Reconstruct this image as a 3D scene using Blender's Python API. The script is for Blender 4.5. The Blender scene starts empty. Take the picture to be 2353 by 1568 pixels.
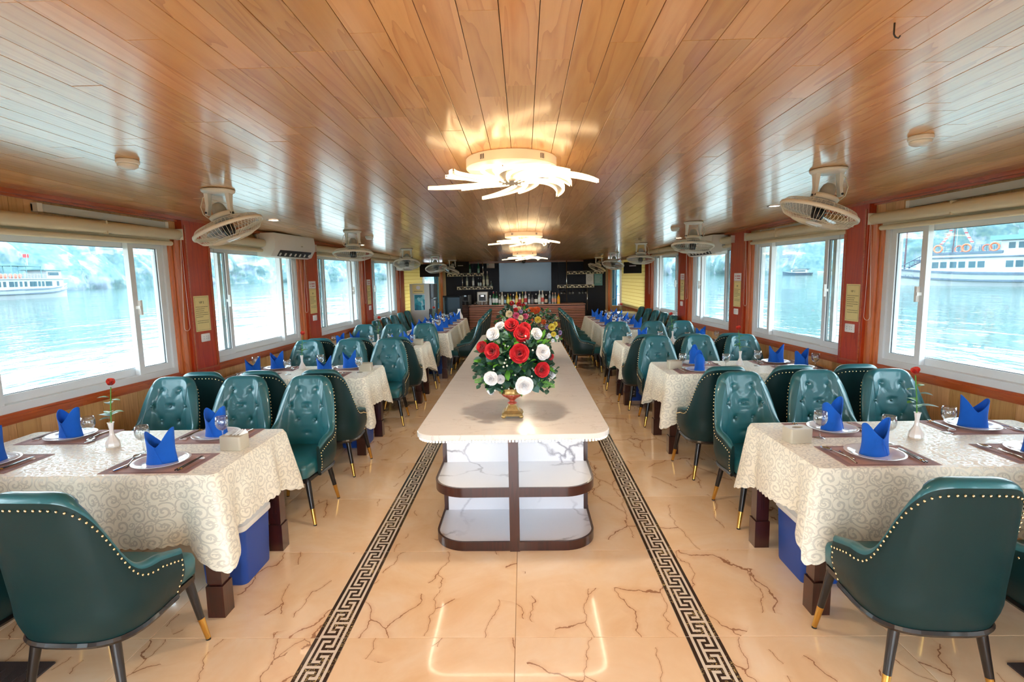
import bpy, bmesh, math, random
from mathutils import Vector, Matrix, Euler, noise
random.seed(7)
PI = math.pi
SC = bpy.context.scene
COL = SC.collection

# ------------------------------------------------------------------ camera
F_PX, PITCH, ROLL, YAW = 1233.0, math.radians(7.05), math.radians(1.1), math.radians(1.35)
cam_d = bpy.data.cameras.new('camera')
cam_d.sensor_fit = 'HORIZONTAL'; cam_d.sensor_width = 36.0
cam_d.lens = 36.0 * F_PX / 2353.0
cam_d.clip_start = 0.05; cam_d.clip_end = 3000
cam = bpy.data.objects.new('camera', cam_d); COL.objects.link(cam)
_f = Vector((-math.sin(YAW) * math.cos(PITCH), math.cos(YAW) * math.cos(PITCH), -math.sin(PITCH)))
_r = Vector((math.cos(YAW), math.sin(YAW), 0)); _u = _r.cross(_f)
_r2 = _r * math.cos(ROLL) - _u * math.sin(ROLL); _u2 = _u * math.cos(ROLL) + _r * math.sin(ROLL)
M = Matrix((( _r2.x, _u2.x, -_f.x, 0), (_r2.y, _u2.y, -_f.y, 0), (_r2.z, _u2.z, -_f.z, 1.67), (0, 0, 0, 1)))
cam.matrix_world = M
SC.camera = cam

# ------------------------------------------------------------------ world, sun, exposure
SC.view_settings.view_transform = 'Standard'
SC.view_settings.look = 'None'
SC.view_settings.gamma = 1.0
SC.view_settings.use_curve_mapping = False
SC.view_settings.exposure = 0.72
SC.cycles.max_bounces = 6
SC.cycles.diffuse_bounces = 4
SC.cycles.glossy_bounces = 3
SC.cycles.transparent_max_bounces = 16
SC.cycles.transmission_bounces = 2
SC.cycles.use_adaptive_sampling = True
SC.cycles.adaptive_threshold = 0.09
SC.cycles.adaptive_min_samples = 16
SC.cycles.sample_clamp_indirect = 8.0
SC.cycles.caustics_reflective = False
SC.cycles.caustics_refractive = False
SC.cycles.use_denoising = True
SKY = 8.0
world = bpy.data.worlds.new('overcast_sky'); SC.world = world
world.use_nodes = True
wn = world.node_tree; wn.nodes.clear()
w_out = wn.nodes.new('ShaderNodeOutputWorld'); w_bg = wn.nodes.new('ShaderNodeBackground')
w_tc = wn.nodes.new('ShaderNodeTexCoord'); w_sep = wn.nodes.new('ShaderNodeSeparateXYZ')
w_ramp = wn.nodes.new('ShaderNodeValToRGB')
w_ramp.color_ramp.elements[0].position = 0.0; w_ramp.color_ramp.elements[0].color = (0.86, 0.94, 1.0, 1)
w_ramp.color_ramp.elements[1].position = 0.8; w_ramp.color_ramp.elements[1].color = (0.70, 0.86, 1.0, 1)
wn.links.new(w_tc.outputs['Generated'], w_sep.inputs[0]); wn.links.new(w_sep.outputs[2], w_ramp.inputs[0])
wn.links.new(w_ramp.outputs[0], w_bg.inputs[0]); w_bg.inputs[1].default_value = SKY
wn.links.new(w_bg.outputs[0], w_out.inputs[0])

# ------------------------------------------------------------------ material helpers
def lin(c):
    return tuple(((v / 255.0) / 12.92 if v / 255.0 <= 0.04045 else (((v / 255.0) + 0.055) / 1.055) ** 2.4) for v in c) + (1.0,)

class NT:
    def __init__(s, name):
        s.m = bpy.data.materials.new(name); s.m.use_nodes = True
        s.t = s.m.node_tree; s.t.nodes.clear()
        s.out = s.t.nodes.new('ShaderNodeOutputMaterial')
        s.p = s.t.nodes.new('ShaderNodeBsdfPrincipled')
        s.t.links.new(s.p.outputs[0], s.out.inputs[0])
    def n(s, typ, **kw):
        nd = s.t.nodes.new(typ)
        for k, v in kw.items():
            if k.startswith('i_'):
                key = k[2:]
                key = int(key) if key.isdigit() else key.replace('_', ' ')
                s.put(nd.inputs[key], v)
            else: setattr(nd, k, v)
        return nd
    def put(s, sock, v):
        if isinstance(v, bpy.types.NodeSocket): s.t.links.new(v, sock)
        elif isinstance(v, bpy.types.Node): s.t.links.new(v.outputs[0], sock)
        else: sock.default_value = v
    def math(s, op, a, b=0.0, c=None, clamp=False):
        nd = s.t.nodes.new('ShaderNodeMath'); nd.operation = op; nd.use_clamp = clamp
        s.put(nd.inputs[0], a); s.put(nd.inputs[1], b)
        if c is not None: s.put(nd.inputs[2], c)
        return nd.outputs[0]
    def vmath(s, op, a, b=(0, 0, 0), scale=None):
        nd = s.t.nodes.new('ShaderNodeVectorMath'); nd.operation = op
        s.put(nd.inputs[0], a); s.put(nd.inputs[1], b)
        if scale is not None: s.put(nd.inputs['Scale'], scale)
        return nd.outputs[0]
    def mix(s, fac, a, b, blend='MIX'):
        nd = s.t.nodes.new('ShaderNodeMix'); nd.data_type = 'RGBA'; nd.blend_type = blend
        s.put(nd.inputs[0], fac); s.put(nd.inputs[6], a); s.put(nd.inputs[7], b)
        return nd.outputs[2]
    def ramp(s, fac, stops):
        nd = s.t.nodes.new('ShaderNodeValToRGB'); s.put(nd.inputs[0], fac)
        cr = nd.color_ramp
        while len(cr.elements) < len(stops): cr.elements.new(0.5)
        for e, (p, c) in zip(cr.elements, stops):
            e.position = p; e.color = c if len(c) == 4 else (c[0], c[1], c[2], 1)
        return nd.outputs[0]
    def obj(s): return s.n('ShaderNodeTexCoord').outputs['Object']
    def pos(s): return s.n('ShaderNodeNewGeometry').outputs['Position']
    def noise(s, vec, scale, detail=4, rough=0.5, dist=0.0):
        return s.n('ShaderNodeTexNoise', i_Vector=vec, i_Scale=scale, i_Detail=detail, i_Roughness=rough, i_Distortion=dist).outputs[0]
    def bump(s, h, strength=0.2, dist=0.01):
        b = s.n('ShaderNodeBump', i_Height=h, i_Strength=strength, i_Distance=dist)
        s.t.links.new(b.outputs[0], s.p.inputs['Normal'])
    def set(s, **kw):
        for k, v in kw.items(): s.put(s.p.inputs[k.replace('_', ' ')], v)
        return s

def MAT(name, rgb, rough=0.5, metal=0.0, coat=0.0, var=0.06, scale=8.0, emis=None, estr=0.0, bump=0.0, bscale=60.0, sheen=0.0, spec=0.5):
    """plain surface with a little procedural colour variation"""
    t = NT(name); c = lin(rgb)
    v = t.obj(); nz = t.noise(v, scale, 3)
    a = tuple(min(1, x * (1 - var)) for x in c[:3]) + (1,); b = tuple(min(1, x * (1 + var)) for x in c[:3]) + (1,)
    t.set(Base_Color=t.mix(nz, a, b), Roughness=rough, Metallic=metal)
    t.p.inputs['Coat Weight'].default_value = coat; t.p.inputs['Coat Roughness'].default_value = 0.06
    t.p.inputs['Sheen Weight'].default_value = sheen
    t.p.inputs['Specular IOR Level'].default_value = spec
    if emis: t.p.inputs['Emission Color'].default_value = lin(emis); t.p.inputs['Emission Strength'].default_value = estr
    if bump: t.bump(t.noise(v, bscale, 4), bump, 0.003)
    return t.m

def petal_mat(name, dark, mid, light):
    t = NT(name); at = t.n('ShaderNodeAttribute', attribute_name='rnd')
    f = t.math('MULTIPLY_ADD', t.noise(t.obj(), 70.0, 3), 0.24, t.math('SUBTRACT', at.outputs['Fac'], 0.12), clamp=True)
    t.set(Base_Color=t.ramp(f, [(0.1, lin(dark)), (0.5, lin(mid)), (0.9, lin(light))]), Roughness=0.6)
    t.p.inputs['Sheen Weight'].default_value = 0.15; t.bump(t.noise(t.obj(), 160.0, 2), 0.2, 0.002)
    return t.m

def glass_mat(name, tint=(245, 252, 252), gloss=0.08, fac=0.1, edge=0.5):
    t = NT(name); t.t.nodes.remove(t.p)
    tr = t.n('ShaderNodeBsdfTransparent'); tr.inputs[0].default_value = lin(tint)
    gl = t.n('ShaderNodeBsdfGlossy'); gl.inputs['Roughness'].default_value = gloss
    lw = t.n('ShaderNodeLayerWeight'); lw.inputs[0].default_value = 0.25
    nz = t.noise(t.obj(), 3.0)
    f = t.math('MULTIPLY_ADD', lw.outputs['Facing'], edge, fac)
    f = t.math('MULTIPLY', f, t.math('MULTIPLY_ADD', nz, 0.1, 0.95), clamp=True)
    mx = t.n('ShaderNodeMixShader'); t.put(mx.inputs[0], f); t.put(mx.inputs[1], tr); t.put(mx.inputs[2], gl)
    t.t.links.new(mx.outputs[0], t.out.inputs[0])
    return t.m

def wood_mat(name, cols, axis='Y', rough=0.3, coat=0.5, gscale=1.0, use_rnd=True, streak=0.5, coatr=0.12, bump=0.05):
    """lacquered timber; attribute rnd shifts tone and grain from board to board"""
    t = NT(name); v = t.pos()
    st = {'X': (0.9, 14, 14), 'Y': (14, 0.9, 14), 'Z': (14, 14, 0.9)}[axis]
    v = t.vmath('MULTIPLY', v, tuple(x * gscale for x in st))
    rnd = None
    if use_rnd:
        at = t.n('ShaderNodeAttribute', attribute_name='rnd'); rnd = at.outputs['Fac']
        off = t.n('ShaderNodeCombineXYZ'); r7 = t.math('MULTIPLY', rnd, 37.0)
        for i in range(3): t.put(off.inputs[i], r7)
        v = t.vmath('ADD', v, off.outputs[0])
    big = t.noise(v, 0.55, 3, 0.5, 0.6)
    wave = t.math('FRACT', t.math('MULTIPLY', big, 9.0))
    rings = t.math('POWER', wave, 2.5)
    fine = t.noise(v, 4.0, 6, 0.65)
    g = t.math('MULTIPLY_ADD', rings, streak, t.math('MULTIPLY', fine, 0.55), clamp=True)
    base = t.ramp(g, [(0.15, lin(cols[0])), (0.55, lin(cols[1])), (0.95, lin(cols[2]))])
    if use_rnd:
        tone = t.math('MULTIPLY_ADD', t.math('FRACT', t.math('MULTIPLY', rnd, 5.3)), 0.26, 0.85)
        base = t.mix(1.0, base, t.n('ShaderNodeCombineColor', i_0=tone, i_1=tone, i_2=t.math('MULTIPLY', tone, tone)).outputs[0], 'MULTIPLY')
    t.set(Base_Color=base, Roughness=rough)
    t.p.inputs['Coat Weight'].default_value = coat; t.p.inputs['Coat Roughness'].default_value = coatr
    t.bump(fine, bump, 0.002)
    return t.m

MT = {}
MT['ceil'] = wood_mat('ceiling_lacquered_wood', [(236, 184, 118), (220, 162, 98), (184, 124, 70)], 'Y', 0.42, 1.0, 1.0, True, 0.40, 0.17)
for nd in MT['ceil'].node_tree.nodes:
    if nd.type == 'BSDF_PRINCIPLED': nd.inputs['Coat IOR'].default_value = 2.1
MT['ceil_back'] = MAT('ceiling_gap_dark_board', (90, 58, 34), 0.7)  # dark backing board seen through the plank gaps
MT['panel'] = wood_mat('wall_panel_light_wood', [(226, 178, 118), (208, 158, 100), (184, 132, 80)], 'Z', 0.4, 0.3, 1.2, True, 0.35, 0.2)
MT['frieze'] = wood_mat('frieze_light_wood', [(236, 192, 130), (222, 172, 112), (198, 148, 92)], 'Z', 0.4, 0.3, 1.2, True, 0.35, 0.2)
MT['pillar'] = wood_mat('pillar_red_wood', [(196, 68, 18), (176, 54, 14), (144, 38, 10)], 'Z', 0.35, 0.15, 0.9, False, 0.4, 0.12)
MT['trim'] = wood_mat('trim_orange_wood', [(196, 98, 44), (178, 82, 36), (150, 62, 26)], 'Y', 0.3, 0.5, 1.2, False, 0.4, 0.12)
MT['casing'] = wood_mat('casing_orange_wood', [(224, 130, 72), (208, 112, 58), (176, 84, 40)], 'Z', 0.3, 0.5, 1.2, False, 0.4, 0.12)
MT['mahog'] = wood_mat('dark_mahogany', [(66, 26, 20), (50, 19, 15), (34, 12, 10)], 'Z', 0.28, 0.5, 1.0, False, 0.4, 0.12)
MT['bar'] = wood_mat('bar_slat_wood', [(206, 146, 122), (186, 126, 104), (156, 100, 82)], 'X', 0.4, 0.2, 1.0, True, 0.35, 0.2)
MT['bar_back'] = MAT('bar_gap_board', (70, 38, 30), 0.6)
MT['alu'] = MAT('white_window_aluminium', (226, 230, 232), 0.35, var=0.02)
MT['gasket'] = MAT('dark_rubber_gasket', (60, 70, 80), 0.6)
MT['wglass'] = glass_mat('window_glass', (246, 252, 252), 0.02, 0.03, 0.25)
MT['glass'] = glass_mat('wine_glass_clear', (250, 252, 252), 0.03, 0.10, 0.75)
MT['steel'] = MAT('polished_steel', (205, 205, 205), 0.16, 1.0, var=0.02)
MT['white_plastic'] = MAT('white_plastic', (244, 244, 240), 0.35, var=0.02)
MT['cream_plastic'] = MAT('cream_plastic', (240, 236, 222), 0.4, var=0.02)
MT['grey_plastic'] = MAT('grey_plastic', (176, 176, 170), 0.45, var=0.03)
MT['dark_plastic'] = MAT('dark_plastic', (38, 38, 42), 0.4, var=0.05)
MT['blade'] = glass_mat('fan_blade_translucent', (190, 204, 216), 0.2, 0.35, 0.3)
MT['blind'] = MAT('beige_blind_fabric', (226, 216, 188), 0.7, var=0.04, scale=20, bump=0.1, bscale=300)
MT['yblind'] = MAT('yellow_blind_fabric', (244, 226, 140), 0.7, var=0.04, scale=12, emis=None)
MT['teal'] = MAT('teal_leather_tufted', (30, 98, 106), 0.36, var=0.06, scale=5, bump=0.06, bscale=260, coat=0.35)
MT['dteal'] = MAT('dark_green_leather_outer', (10, 44, 46), 0.42, var=0.08, scale=5, bump=0.08, bscale=260, coat=0.0, spec=0.35)
MT['black'] = MAT('black_lacquered_wood', (22, 18, 18), 0.3, var=0.05, coat=0.3)
MT['brass'] = MAT('brass', (214, 170, 88), 0.24, 1.0, var=0.05)
MT['nail'] = MAT('brass_nailhead', (240, 220, 170), 0.22, 1.0, var=0.05)
MT['napkin'] = MAT('blue_napkin_cloth', (0, 92, 196), 0.9, var=0.16, scale=14, bump=0.25, bscale=180, sheen=0.1)
MT['mat'] = MAT('mauve_woven_placemat', (190, 156, 152), 0.8, var=0.08, scale=90, bump=0.4, bscale=420)
MT['mat_edge'] = MAT('dark_mauve_placemat_band', (150, 120, 120), 0.8, var=0.08, scale=90)
MT['porcelain'] = MAT('white_porcelain', (240, 242, 244), 0.12, var=0.01, coat=0.5)
MT['vase'] = MAT('white_ceramic_vase', (240, 238, 236), 0.2, var=0.02, coat=0.4)
MT['tissue'] = MAT('taupe_tissue_box', (188, 180, 160), 0.35, var=0.03)
MT['paper'] = MAT('white_tissue_paper', (245, 245, 245), 0.9, var=0.02)
MT['stick'] = MAT('black_chopstick', (18, 18, 22), 0.25, var=0.03, coat=0.4)
MT['cooler'] = MAT('blue_cooler_plastic', (24, 72, 156), 0.42, var=0.05)
MT['white_print'] = MAT('white_print', (230, 232, 238), 0.6, var=0.01)
MT['dark_print'] = MAT('dark_print', (80, 70, 50), 0.7, var=0.01)
MT['red_print'] = MAT('red_print', (190, 60, 70), 0.7, var=0.01)
MT['yellow_paper'] = MAT('yellow_notice_paper', (240, 222, 156), 0.6, var=0.03, scale=30)
MT['white_paper'] = MAT('white_notice_paper', (240, 236, 236), 0.6, var=0.03)
MT['petal_red'] = petal_mat('red_rose_petal', (84, 0, 8), (176, 0, 22), (212, 12, 34))
MT['petal_coral'] = petal_mat('coral_rose_petal', (170, 20, 14), (232, 52, 34), (250, 100, 70))
MT['petal_white'] = petal_mat('white_rose_petal', (216, 212, 216), (240, 240, 243), (252, 252, 254))
MT['petal_pink'] = petal_mat('pink_rose_petal', (130, 20, 60), (206, 56, 112), (236, 120, 160))
MT['petal_orange'] = petal_mat('orange_flower_petal', (170, 40, 10), (236, 84, 32), (252, 130, 60))
MT['petal_yellow'] = petal_mat('yellow_flower_petal', (190, 140, 20), (240, 206, 46), (252, 236, 110))
MT['petal_purple'] = petal_mat('purple_flower_petal', (100, 76, 140), (150, 122, 186), (190, 170, 214))
MT['petal_cream'] = petal_mat('cream_flower_petal', (214, 180, 110), (244, 222, 170), (252, 240, 206))
MT['leaf_dark'] = MAT('dark_eucalyptus_leaf', (44, 84, 66), 0.5, var=0.35, scale=18)
MT['leaf_pale'] = MAT('pale_eucalyptus_leaf', (112, 150, 142), 0.55, var=0.3, scale=18)
MT['leaf_green'] = MAT('fresh_green_leaf', (84, 150, 52), 0.45, var=0.3, scale=18)
MT['berry'] = MAT('white_berry', (245, 243, 236), 0.4, var=0.02)
MT['lamp_base'] = MAT('lamp_white_metal', (248, 240, 226), 0.3, var=0.01, emis=(255, 214, 160), estr=0.12)
MT['petal_light'] = MAT('lamp_lit_acrylic', (255, 245, 225), 0.3, var=0.01, emis=(255, 222, 170), estr=2.0)
MT['lamp_arm'] = MAT('lamp_grey_acrylic_edge', (190, 184, 176), 0.3, var=0.01, emis=(255, 226, 190), estr=0.03)
MT['led'] = MAT('led_bead', (255, 250, 235), 0.3, var=0.01, emis=(255, 238, 210), estr=7.0)
MT['downlight'] = MAT('downlight_lens', (255, 240, 215), 0.3, var=0.01, emis=(255, 236, 205), estr=6.0)
for _k in ('led', 'downlight'): MT[_k].cycles.emission_sampling = 'NONE'
MT['tube'] = MAT('unlit_tube_diffuser', (206, 214, 216), 0.35, var=0.02)
MT['navy_wall'] = MAT('navy_black_panel', (28, 30, 42), 0.5, var=0.12, scale=2, spec=0.3)
MT['tvglass'] = MAT('mirror_screen', (40, 58, 66), 0.22, 0.35, var=0.05)
MT['mirror_door'] = MAT('mirrored_door', (170, 188, 204), 0.06, 1.0, var=0.03)
MT['black_gloss'] = MAT('black_gloss', (26, 26, 32), 0.1, 0.0, coat=0.8, var=0.05)
MT['speaker'] = MAT('black_speaker_cloth', (26, 22, 22), 0.8, var=0.15, scale=200)
MT['shelf_face'] = MAT('cream_shelf_edge', (228, 218, 190), 0.5, var=0.03)
MT['shelf_dark'] = MAT('dark_shelf', (44, 36, 34), 0.5, var=0.05)
MT['door_wood'] = MAT('pale_door_wood', (212, 184, 140), 0.45, var=0.08, scale=5)
MT['fridge'] = MAT('fridge_pale_side', (208, 210, 206), 0.4, var=0.03)
MT['fridge_d'] = MAT('fridge_grey_door', (110, 122, 134), 0.3, var=0.04)
MT['poster'] = None
MT['deck'] = MAT('outside_deck_grey', (110, 112, 114), 0.6, var=0.06)
MT['sky_cloth'] = MAT('bright_blue_cloth', (10, 86, 130), 0.7, var=0.1)
MT['urn_gold'] = MAT('antique_gold', (190, 158, 100), 0.38, 0.6, var=0.4, scale=50, bump=0.6, bscale=110)
MT['urn_red'] = MAT('urn_red_glaze', (164, 62, 38), 0.28, 0.1, var=0.3, scale=40, coat=0.4)
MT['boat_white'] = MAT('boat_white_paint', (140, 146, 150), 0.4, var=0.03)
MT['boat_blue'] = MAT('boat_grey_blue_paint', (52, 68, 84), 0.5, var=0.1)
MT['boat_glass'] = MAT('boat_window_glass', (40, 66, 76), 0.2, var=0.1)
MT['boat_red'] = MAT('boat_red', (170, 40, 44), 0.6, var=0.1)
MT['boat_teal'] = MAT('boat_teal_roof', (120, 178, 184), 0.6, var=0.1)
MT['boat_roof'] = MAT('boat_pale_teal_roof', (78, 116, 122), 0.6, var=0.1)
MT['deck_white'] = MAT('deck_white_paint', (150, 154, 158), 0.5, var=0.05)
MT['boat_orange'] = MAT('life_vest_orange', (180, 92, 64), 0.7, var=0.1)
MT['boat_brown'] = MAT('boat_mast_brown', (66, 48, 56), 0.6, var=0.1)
MT['mat_floor'] = MAT('dark_floor_mat', (58, 46, 44), 0.9, var=0.2, scale=60, bump=0.5, bscale=200)

# marble: orange-cream floor tile
t = NT('floor_cream_marble'); at = t.n('ShaderNodeAttribute', attribute_name='rnd'); rn = at.outputs['Fac']
off = t.n('ShaderNodeCombineXYZ', i_0=t.math('MULTIPLY', rn, 31.0), i_1=t.math('MULTIPLY', rn, 17.0), i_2=0.0)
v = t.vmath('ADD', t.pos(), off.outputs[0])
cloud = t.noise(v, 2.2, 5, 0.6, 0.8)
base = t.ramp(cloud, [(0.25, lin((238, 196, 150))), (0.5, lin((247, 214, 174))), (0.78, lin((252, 230, 202)))])
wv = t.vmath('ADD', v, t.vmath('SCALE', t.n('ShaderNodeTexNoise', i_Vector=v, i_Scale=5.0, i_Detail=5.0).outputs[1], (0, 0, 0), 0.16))
rot = t.n('ShaderNodeMapping', i_Vector=wv); rot.inputs['Rotation'].default_value = (0, 0, 0.75); rot.inputs['Scale'].default_value = (2.2, 0.75, 1)
vo = t.n('ShaderNodeTexVoronoi', feature='DISTANCE_TO_EDGE', i_Vector=rot.outputs[0], i_Scale=1.6)
vein = t.math('LESS_THAN', vo.outputs['Distance'], 0.0045)
vsoft = t.math('SUBTRACT', 1.0, t.math('MULTIPLY', vo.outputs['Distance'], 20.0), clamp=True)
mask = t.math('GREATER_THAN', t.noise(v, 1.7, 2), 0.50)
mask2 = t.math('MULTIPLY', vein, mask)
base = t.mix(t.math('MULTIPLY', t.math('MULTIPLY', vsoft, mask), 0.28), base, lin((206, 138, 86)))
base = t.mix(t.math('MULTIPLY', mask2, 0.8), base, lin((150, 92, 60)))
fineN = t.noise(v, 24, 4)
base = t.mix(t.math('MULTIPLY', fineN, 0.10), base, lin((206, 150, 106)))
t.set(Base_Color=base, Roughness=0.13); t.p.inputs['Coat Weight'].default_value = 0.3; t.p.inputs['Coat Roughness'].default_value = 0.03
MT['floor'] = t.m
MT['grout'] = MAT('tile_grout', (188, 142, 104), 0.8)
# border strip dark stone
t = NT('border_dark_emperador'); v = t.pos()
nz = t.n('ShaderNodeTexNoise', i_Vector=v, i_Scale=26.0, i_Detail=5.0, i_Distortion=1.6).outputs[0]
crack = t.math('LESS_THAN', t.math('ABSOLUTE', t.math('SUBTRACT', nz, 0.5)), 0.012)
mk = t.math('GREATER_THAN', t.noise(v, 3.0, 2), 0.54)
t.set(Base_Color=t.mix(t.math('MULTIPLY', crack, mk), lin((62, 46, 40)), lin((206, 178, 120))), Roughness=0.12)
MT['key_dark'] = t.m
MT['key_light'] = MAT('border_pale_stone', (232, 218, 200), 0.12, var=0.03, scale=14)
# white veined marble
t = NT('white_marble'); v = t.pos()
wv = t.vmath('ADD', v, t.vmath('SCALE', t.n('ShaderNodeTexNoise', i_Vector=v, i_Scale=3.0, i_Detail=6.0).outputs[1], (0, 0, 0), 0.5))
vo = t.n('ShaderNodeTexVoronoi', feature='DISTANCE_TO_EDGE', i_Vector=wv, i_Scale=2.1)
vein = t.math('SUBTRACT', 1.0, t.math('MULTIPLY', vo.outputs['Distance'], 30.0), clamp=True)
mk = t.ramp(t.noise(v, 2.4, 2), [(0.45, (0, 0, 0)), (0.62, (1, 1, 1))])
t.set(Base_Color=t.mix(t.math('MULTIPLY', vein, mk), t.mix(t.noise(v, 2.0, 4), lin((236, 236, 240)), lin((226, 228, 236))), lin((150, 148, 160))), Roughness=0.14)
MT['marble'] = t.m
t = NT('island_top_stone'); v = t.pos()
nz = t.noise(v, 3.0, 6, 0.6, 0.7)
st = t.math('LESS_THAN', t.math('ABSOLUTE', t.math('SUBTRACT', t.noise(t.vmath('MULTIPLY', v, (1, 3, 1)), 2.0, 6, 0.6, 0.5), 0.5)), 0.006)
t.set(Base_Color=t.mix(t.math('MULTIPLY', st, 0.35), t.mix(nz, lin((228, 222, 216)), lin((240, 236, 230))), lin((190, 178, 172))), Roughness=0.16)
MT['top_stone'] = t.m

# jacquard tablecloth with scrolling tendrils
def cloth_mat():
    t = NT('cream_jacquard_cloth')
    uv = t.n('ShaderNodeUVMap', uv_map='UVMap').outputs[0]
    def scroll(scale, offs):
        v = t.vmath('ADD', t.vmath('SCALE', uv, (0, 0, 0), scale), offs)
        w = t.vmath('ADD', v, t.vmath('SCALE', t.n('ShaderNodeTexNoise', i_Vector=v, i_Scale=0.6, i_Detail=1.0).outputs[1], (0, 0, 0), 0.5))
        vo = t.n('ShaderNodeTexVoronoi', feature='F1', voronoi_dimensions='2D', i_Vector=w, i_Scale=1.0, i_Randomness=0.65)
        d = t.vmath('SUBTRACT', w, vo.outputs['Position'])
        sp = t.n('ShaderNodeSeparateXYZ', i_0=d)
        ang = t.math('ARCTAN2', sp.outputs[1], sp.outputs[0])
        cs = t.n('ShaderNodeSeparateColor', i_0=vo.outputs['Color'])
        sgn = t.math('SUBTRACT', t.math('MULTIPLY', t.math('GREATER_THAN', cs.outputs[0], 0.5), 2.0), 1.0)
        r = vo.outputs['Distance']
        ph = t.math('ADD', t.math('MULTIPLY', ang, sgn), t.math('MULTIPLY', cs.outputs[1], 6.28))
        s = t.math('SINE', t.math('ADD', ph, t.math('MULTIPLY', r, 17.0)))
        return t.math('GREATER_THAN', s, t.math('MULTIPLY_ADD', r, 0.9, 0.12))
    a = scroll(15.0, (0, 0, 0)); b = scroll(27.0, (3.3, 1.7, 0))
    pat = t.math('MAXIMUM', a, t.math('MULTIPLY', b, t.math('GREATER_THAN', t.noise(uv, 22.0, 1), 0.52)))
    base = t.mix(pat, t.mix(t.noise(uv, 3.0), lin((255, 252, 236)), lin((254, 248, 228))), lin((226, 222, 206)))
    t.set(Base_Color=base, Roughness=t.math('MULTIPLY_ADD', pat, -0.3, 0.62))
    t.p.inputs['Sheen Weight'].default_value = 0.25
    t.bump(pat, 0.15, 0.001)
    # thin cloth lets some light through
    tl = t.n('ShaderNodeBsdfTranslucent'); t.put(tl.inputs[0], base)
    mx = t.n('ShaderNodeMixShader'); mx.inputs[0].default_value = 0.12
    t.t.links.new(t.p.outputs[0], mx.inputs[1]); t.t.links.new(tl.outputs[0], mx.inputs[2])
    t.t.links.new(mx.outputs[0], t.out.inputs[0])
    return t.m
MT['cloth'] = cloth_mat()

# yellow blind: translucent
t = NT('yellow_roman_blind'); v = t.pos()
band = t.math('FRACT', t.math('MULTIPLY', t.n('ShaderNodeSeparateXYZ', i_0=v).outputs[2], 12.5))
c = t.mix(t.math('LESS_THAN', band, 0.12), t.mix(t.noise(v, 14, 3), lin((250, 240, 196)), lin((246, 232, 176))), lin((214, 190, 120)))
t.set(Base_Color=c, Roughness=0.7)
tl = t.n('ShaderNodeBsdfTranslucent'); t.put(tl.inputs[0], c)
mx = t.n('ShaderNodeMixShader'); mx.inputs[0].default_value = 0.45
t.t.links.new(t.p.outputs[0], mx.inputs[1]); t.t.links.new(tl.outputs[0], mx.inputs[2]); t.t.links.new(mx.outputs[0], t.out.inputs[0])
MT['yblind'] = t.m

# poster print
t = NT('teal_poster_print'); v = t.pos()
vo = t.n('ShaderNodeTexVoronoi', i_Vector=t.vmath('MULTIPLY', v, (14, 1, 12)), i_Scale=1.0)
c = t.ramp(t.n('ShaderNodeSeparateColor', i_0=vo.outputs['Color']).outputs[0], [(0.0, lin((20, 110, 140))), (0.4, lin((50, 176, 200))), (0.7, lin((120, 214, 226))), (1.0, lin((206, 232, 240)))])
t.set(Base_Color=c, Roughness=0.5)
MT['poster'] = t.m

# water
t = NT('bay_water'); v = t.pos()
v2 = t.vmath('MULTIPLY', v, (1.0, 0.45, 1))
h1 = t.noise(v2, 0.8, 3, 0.55); h2 = t.noise(t.vmath('MULTIPLY', v, (1, 0.6, 1)), 0.12, 2)
t.set(Base_Color=t.mix(h2, lin((46, 70, 66)), lin((58, 80, 76))), Roughness=0.08)
t.p.inputs['IOR'].default_value = 1.09
hh = t.math('ADD', t.math('MULTIPLY', h1, 1.0), t.math('MULTIPLY', h2, 3.0))
t.bump(hh, 0.35, 0.16)
MT['water'] = t.m

# limestone cliff; distance haze is put into its pale, bluish rock and scrub colours
t = NT('hazy_limestone_and_scrub'); v = t.pos()
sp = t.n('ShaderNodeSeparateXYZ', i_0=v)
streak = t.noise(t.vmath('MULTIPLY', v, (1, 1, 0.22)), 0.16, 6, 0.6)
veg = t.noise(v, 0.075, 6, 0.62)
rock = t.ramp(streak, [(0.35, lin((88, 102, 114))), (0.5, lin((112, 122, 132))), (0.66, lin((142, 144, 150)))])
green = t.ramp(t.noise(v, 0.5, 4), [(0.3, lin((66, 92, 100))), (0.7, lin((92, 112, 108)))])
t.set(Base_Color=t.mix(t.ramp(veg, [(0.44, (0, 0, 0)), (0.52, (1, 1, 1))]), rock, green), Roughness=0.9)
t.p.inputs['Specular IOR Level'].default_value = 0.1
MT['cliff'] = t.m

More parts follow.
